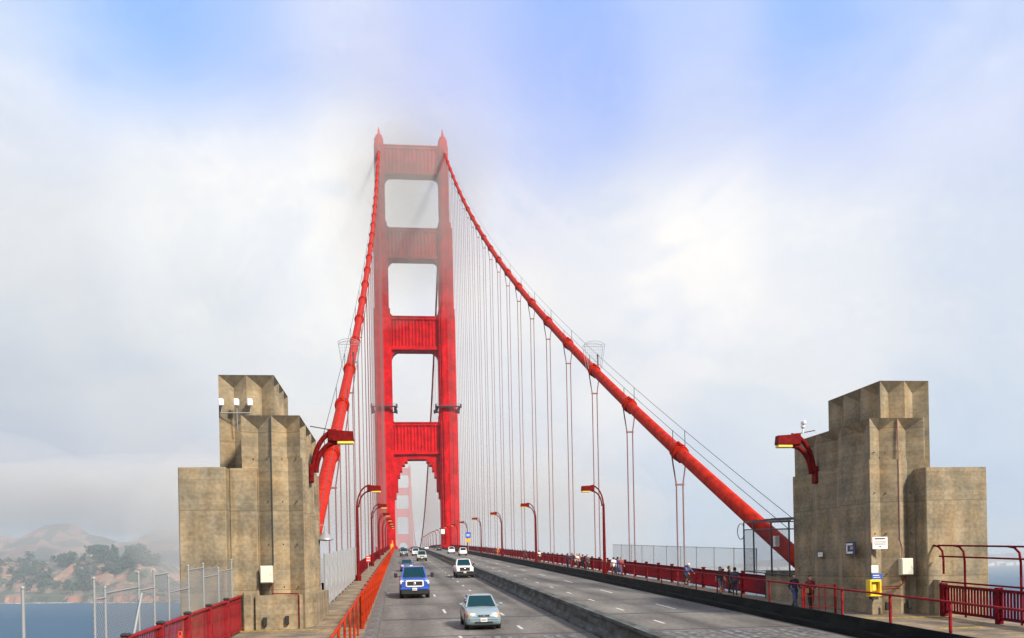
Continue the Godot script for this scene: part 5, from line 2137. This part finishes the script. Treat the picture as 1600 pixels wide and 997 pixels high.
func body_for(kind: String, skirt := false) -> Dictionary:
	var key := kind + ("_skirt" if skirt else "")
	if body_cache.has(key):
		return body_cache[key]
	var j := pose(kind)
	body_joints[key] = j
	var b := []
	b.append([j.head + Vector3(0, 0.035, -0.01), j.head + Vector3(0, -0.035, 0.015), 0.098, 0.085, 0])
	b.append([j.head + Vector3(0, -0.09, 0.035), j.head + Vector3(0, -0.05, 0.02), 0.05, 0.07, 0])
	b.append([j.head + Vector3(0, 0.0, 0.10), j.head + Vector3(0, -0.025, 0.115), 0.012, 0.018, 0])
	for s in [-1, 1]:
		b.append([j.head + Vector3(s * 0.095, 0.015, 0.0), j.head + Vector3(s * 0.092, -0.025, 0.0), 0.018, 0.014, 0])
	b.append([j.neck + Vector3(0, -0.03, 0), j.head + Vector3(0, -0.06, 0), 0.058, 0.052, 0])
	b.append([j.shl, j.shr, 0.075, 0.075, 1])
	b.append([j.neck + Vector3(0, -0.05, 0), j.chest, 0.09, 0.14, 1])
	b.append([j.chest + Vector3(-0.07, 0.02, 0), j.chest + Vector3(0.07, 0.02, 0), 0.128, 0.128, 1])
	b.append([j.chest, j.waist, 0.15, 0.13, 1])
	b.append([j.waist, j.hip, 0.132, 0.14, 1])
	b.append([j.hpl, j.hpr, 0.115, 0.115, 2])
	for k in ["l", "r"]:
		var s := -1.0 if k == "l" else 1.0
		b.append([j["sh" + k], j["el" + k], 0.066, 0.052, 1])
		b.append([j["el" + k], j["wr" + k], 0.050, 0.037, 5])
		var dir: Vector3 = (j["wr" + k] - j["el" + k]).normalized()
		b.append([j["wr" + k], j["wr" + k] + dir * 0.07, 0.032, 0.036, 0])
		b.append([j["hp" + k], j["kn" + k], 0.098, 0.068, 2])
		b.append([j["kn" + k], j["kn" + k].lerp(j["an" + k], 0.35) + Vector3(0, 0, -0.01), 0.062, 0.063, 4])
		b.append([j["kn" + k].lerp(j["an" + k], 0.35), j["an" + k], 0.06, 0.042, 4])
		b.append([j["an" + k] + Vector3(0, -0.03, -0.03), j["an" + k] + Vector3(s * 0.015, -0.045, 0.15), 0.046, 0.036, 3])
	if skirt:
		b.append([j.hip, Vector3(0, 0.62, 0.04), 0.15, 0.19, 2])
	var d := body_data(b, Vector3(-0.42, -0.02, -0.46), Vector3(0.42, 1.80, 0.78), 0.026, 0.05)
	body_cache[key] = d
	return d


func hand(g: G, w: Vector3, dir: Vector3, side: float) -> void:
	# five unequal, slightly curled fingers leaving the palm
	var across := dir.cross(Vector3(0, 0, 1) if absf(dir.z) < 0.8 else Vector3.UP).normalized()
	var curl := across.cross(dir).normalized() * side
	var palm := w + dir * 0.085
	for i in 4:
		var l: float = [0.066, 0.078, 0.073, 0.056][i]
		var s := palm + across * (i - 1.5) * 0.019
		g.tube([s - dir * 0.03, s + dir * l * 0.45 + curl * 0.004, s + dir * l * 0.8 + curl * 0.02, s + dir * l * 0.92 + curl * 0.04], [0.010, 0.0095, 0.0085, 0.006], 5)
	var t := w + dir * 0.03 - across * 0.03
	g.tube([t, t - across * 0.022 + dir * 0.03, t - across * 0.024 + dir * 0.06 + curl * 0.015], [0.012, 0.0105, 0.007], 5)


func person(label: String, at: Vector3, turn: float, kind: String, c: Dictionary, group := "", scale_ := 1.0) -> Node3D:
	var skirt: bool = c.get("skirt", false)
	var d := body_for(kind, skirt)
	var j: Dictionary = body_joints[kind + ("_skirt" if skirt else "")]
	var o := thing("person", label, "person", at, group)
	o.rotation.y = turn
	o.scale = Vector3.ONE * scale_
	var skin: Color = c.get("skin", Color(0.42, 0.25, 0.17))
	var zones := [skin, c.top, c.legs, c.get("shoes", Color(0.03, 0.03, 0.035)), c.get("shins", c.legs), c.get("sleeves", c.top)]
	var g := G.new()
	g.colored = true
	for i in range(0, d.i.size(), 3):
		var q := [d.i[i], d.i[i + 1], d.i[i + 2]]
		g.col = zones[d.zone[q[0]]]
		g.tri3(d.v[q[0]], d.v[q[1]], d.v[q[2]], d.n[q[0]], d.n[q[1]], d.n[q[2]])
	g.col = skin
	for k in ["l", "r"]:
		hand(g, j["wr" + k], (j["wr" + k] - j["el" + k]).normalized(), -1.0 if k == "l" else 1.0)
	# eyes and mouth
	g.col = Color(0.03, 0.02, 0.02)
	for s in [-1, 1]:
		g.ball(j.head + Vector3(s * 0.034, 0.0, 0.092), Vector3(0.013, 0.008, 0.008), 6, 4)
	g.col = Color(0.30, 0.10, 0.09)
	g.ball(j.head + Vector3(0, -0.072, 0.088), Vector3(0.026, 0.007, 0.010), 6, 4)
	part(o, "body", g, M.body)
	# hair or hat
	var h := G.new()
	h.colored = true
	h.col = c.get("hair", Color(0.02, 0.015, 0.012))
	var top: Vector3 = j.head + Vector3(0, 0.045, -0.022)
	h.ball(top + Vector3(0, 0.018, -0.006), Vector3(0.106, 0.088, 0.104), 14, 9)
	h.ball(top + Vector3(0, -0.045, -0.03), Vector3(0.1, 0.075, 0.078), 12, 8)
	if c.get("long", false):
		h.tube([top + Vector3(0, -0.02, -0.06), top + Vector3(0, -0.16, -0.085), top + Vector3(0, -0.30, -0.10)], [0.09, 0.085, 0.04], 8)
	part(o, "hat" if c.has("hat") else "hair", h, M.body)
	if c.has("hat"):
		var b := G.new()
		b.colored = true
		b.col = c.hat
		b.ball(top + Vector3(0, 0.035, 0.0), Vector3(0.122, 0.09, 0.138), 14, 9)
		part(o, "cap", b, M.body)
	return o


func make_bicycle(label: String, at: Vector3, turn: float) -> void:
	var o := thing("bicycle", label, "bicycle", at, "bicycles on the right walk")
	o.rotation.y = turn
	for z in [0.52, -0.52]:
		var p := []
		for i in 24:
			p.append(Vector3(0, 0.34 + 0.32 * sin(TAU * i / 24), z + 0.32 * cos(TAU * i / 24)))
		var g := G.new()
		g.tube(p, 0.019, 6, true)
		var w := part(o, "wheel", g, M.tyre)
		g = G.new()
		for i in 8:
			g.tube([Vector3(0, 0.34, z), p[i * 3]], 0.004, 4)
		part(w, "spoke", g, M.steel)
	var g := G.new()
	var bb := Vector3(0, 0.30, -0.08)
	var seat := Vector3(0, 0.86, -0.22)
	var stem := Vector3(0, 0.90, 0.38)
	for e in [[bb, seat], [bb, stem - Vector3(0, 0.1, 0)], [seat - Vector3(0, 0.06, 0), stem - Vector3(0, 0.04, 0)], [seat - Vector3(0, 0.1, 0), Vector3(0, 0.34, -0.52)], [bb, Vector3(0, 0.34, -0.52)], [stem, Vector3(0, 0.34, 0.52)]]:
		g.tube(e, 0.018, 6)
	part(o, "frame", g, M.dark_steel)
	g = G.new()
	g.tube([Vector3(-0.26, 1.03, 0.56), Vector3(-0.2, 1.02, 0.42), Vector3(0.2, 1.02, 0.42), Vector3(0.26, 1.03, 0.56)], 0.015, 6)
	g.tube([stem, Vector3(0, 1.02, 0.42)], 0.016, 6)
	part(o, "handlebar", g, M.black)
	g = G.new()
	g.cbox(Vector3(0, 0.90, -0.22), Vector3(0.13, 0.06, 0.26), 0.025)
	part(o, "saddle", g, M.black)


func make_people() -> void:
	var y := 0.352
	var dk := Color(0.02, 0.021, 0.026)
	var jean := Color(0.045, 0.085, 0.20)
	var bl := Color(0.018, 0.022, 0.06)
	person("man in a navy jacket and blue jeans walking beside the right pylon", pt(11.75, y, 46.0), 0.25, "walk", {"top": bl, "legs": jean, "shins": jean})
	var w := person("woman in a dark red jacket and black trousers with a tan bag by the pylon", pt(12.1, y, 44.9), 0.05, "folded", {"top": Color(0.17, 0.012, 0.018), "legs": Color(0.012, 0.012, 0.014), "hair": Color(0.012, 0.012, 0.014), "long": true}, "", 0.97)
	var bag := thing("shoulder_bag", "tan shoulder bag held by the woman in red", "bag", pt(11.78, 1.28, 44.72))
	var g := G.new()
	g.cbox(Vector3(0, 0, 0), Vector3(0.34, 0.26, 0.12), 0.04)
	part(bag, "pouch", g, mat(0.45, 0.27, 0.10, 0.7))
	g = G.new()
	g.tube([Vector3(-0.13, 0.1, 0), Vector3(0.02, 0.34, 0.0), Vector3(0.28, 0.42, -0.06)], 0.012, 6)
	part(bag, "strap", g, mat(0.20, 0.11, 0.05, 0.7))
	person("woman in a black top and grey shorts on the right walk", pt(11.9, y, 57.6), 0.1, "walk", {"top": dk, "sleeves": Color(0.42, 0.25, 0.17), "legs": Color(0.12, 0.12, 0.13), "shins": Color(0.45, 0.22, 0.13), "long": true})
	person("rider in a blue shirt and pale cap on a bicycle", pt(12.1, y, 65.4), 0.35, "ride", {"top": Color(0.05, 0.11, 0.30), "legs": dk, "shins": Color(0.42, 0.22, 0.15), "shoes": Color(0.5, 0.5, 0.5), "hat": Color(0.6, 0.58, 0.55)})
	make_bicycle("bicycle under the rider in the blue shirt", pt(12.1, y, 65.4), 0.35)
	person("man in a plaid dark shirt and dark trousers standing near the cable cage", pt(12.35, y, 56.2), 2.6, "stand", {"top": Color(0.06, 0.055, 0.09), "legs": Color(0.02, 0.024, 0.045)})
	person("person in black with a pack leaning by the railing near the cage", pt(12.75, y, 58.3), 1.3, "look", {"top": dk, "legs": Color(0.02, 0.02, 0.022)})
	make_bicycle("dark bicycle leaning by the person in black", pt(12.95, y, 59.4), 0.1)
	var gp := "walkers gathered along the right railing"
	var far := [
		["person in a cream jacket and jeans beside the first lamp post", 93.2, 12.3, "look", Color(0.55, 0.48, 0.38), jean, 2.9],
		["person in a bright white jacket and black trousers, seen from behind", 87.8, 12.0, "stand", Color(0.75, 0.75, 0.74), dk, 3.1],
		["person in a royal blue top beside the white jacket", 88.2, 12.5, "stand", Color(0.03, 0.05, 0.28), jean, 2.6],
		["person in a red top at the right of the group by the lamp", 86.4, 12.4, "walk", Color(0.30, 0.06, 0.06), Color(0.06, 0.10, 0.22), 0.2],
		["person in dark blue at the left end of the far group", 112.2, 12.0, "stand", Color(0.02, 0.025, 0.05), bl, 2.0],
		["person in navy second from the left of the far group", 112.2, 12.5, "look", Color(0.02, 0.03, 0.07), dk, -1.8],
		["person in a pale top in the middle of the far group", 107.2, 12.2, "walk", Color(0.55, 0.50, 0.46), dk, 0.3],
		["person in a red top behind the pale one in the far group", 108.8, 12.8, "stand", Color(0.32, 0.05, 0.04), dk, 1.0],
		["person in black right of the pale one in the far group", 103.4, 12.1, "look", dk, Color(0.03, 0.03, 0.03), 2.4],
		["person in grey at the right end of the far group", 102.9, 12.5, "stand", Color(0.10, 0.10, 0.11), dk, -0.6],
		["person with a white top and dark trousers alone at the railing", 138.3, 12.4, "walk", Color(0.7, 0.68, 0.64), dk, 3.0],
		["person in black left of the second lamp post", 153.7, 12.3, "walk", dk, dk, 0.0],
		["person in a bright orange jacket far along the walk", 194.4, 12.2, "stand", Color(0.75, 0.16, 0.02), Color(0.4, 0.2, 0.08), 0.0],
		["person in black beside the orange jacket", 201.5, 12.2, "walk", dk, dk, 0.2],
		["tiny dark walker between the third and fourth lamps", 220.7, 12.2, "walk", dk, dk, 3.0],
		["tiny dark walker near the fourth lamp", 247.0, 12.2, "stand", Color(0.03, 0.03, 0.08), dk, 0.0]]
	for e in far:
		person(e[0], pt(e[2], y, e[1]), e[6], e[3], {"top": e[4], "legs": e[5]}, gp)


func _ready() -> void:
	make_materials()
	make_light()
	make_land()
	make_deck()
	make_pylons()
	make_tower()
	var far := get_node("bridge_tower").duplicate()
	far.name = numbered("bridge_tower")
	add_child(far)
	far.position = pt(0, 0, TOWER_D + SPAN)
	far.set_meta("label", "second red tower faint in the mist at the far end of the span")
	make_cables()
	make_fog()
	make_median()
	make_railings()
	make_lamps()
	make_cable_frames()
	make_trees()
	make_vehicles()
	make_people()
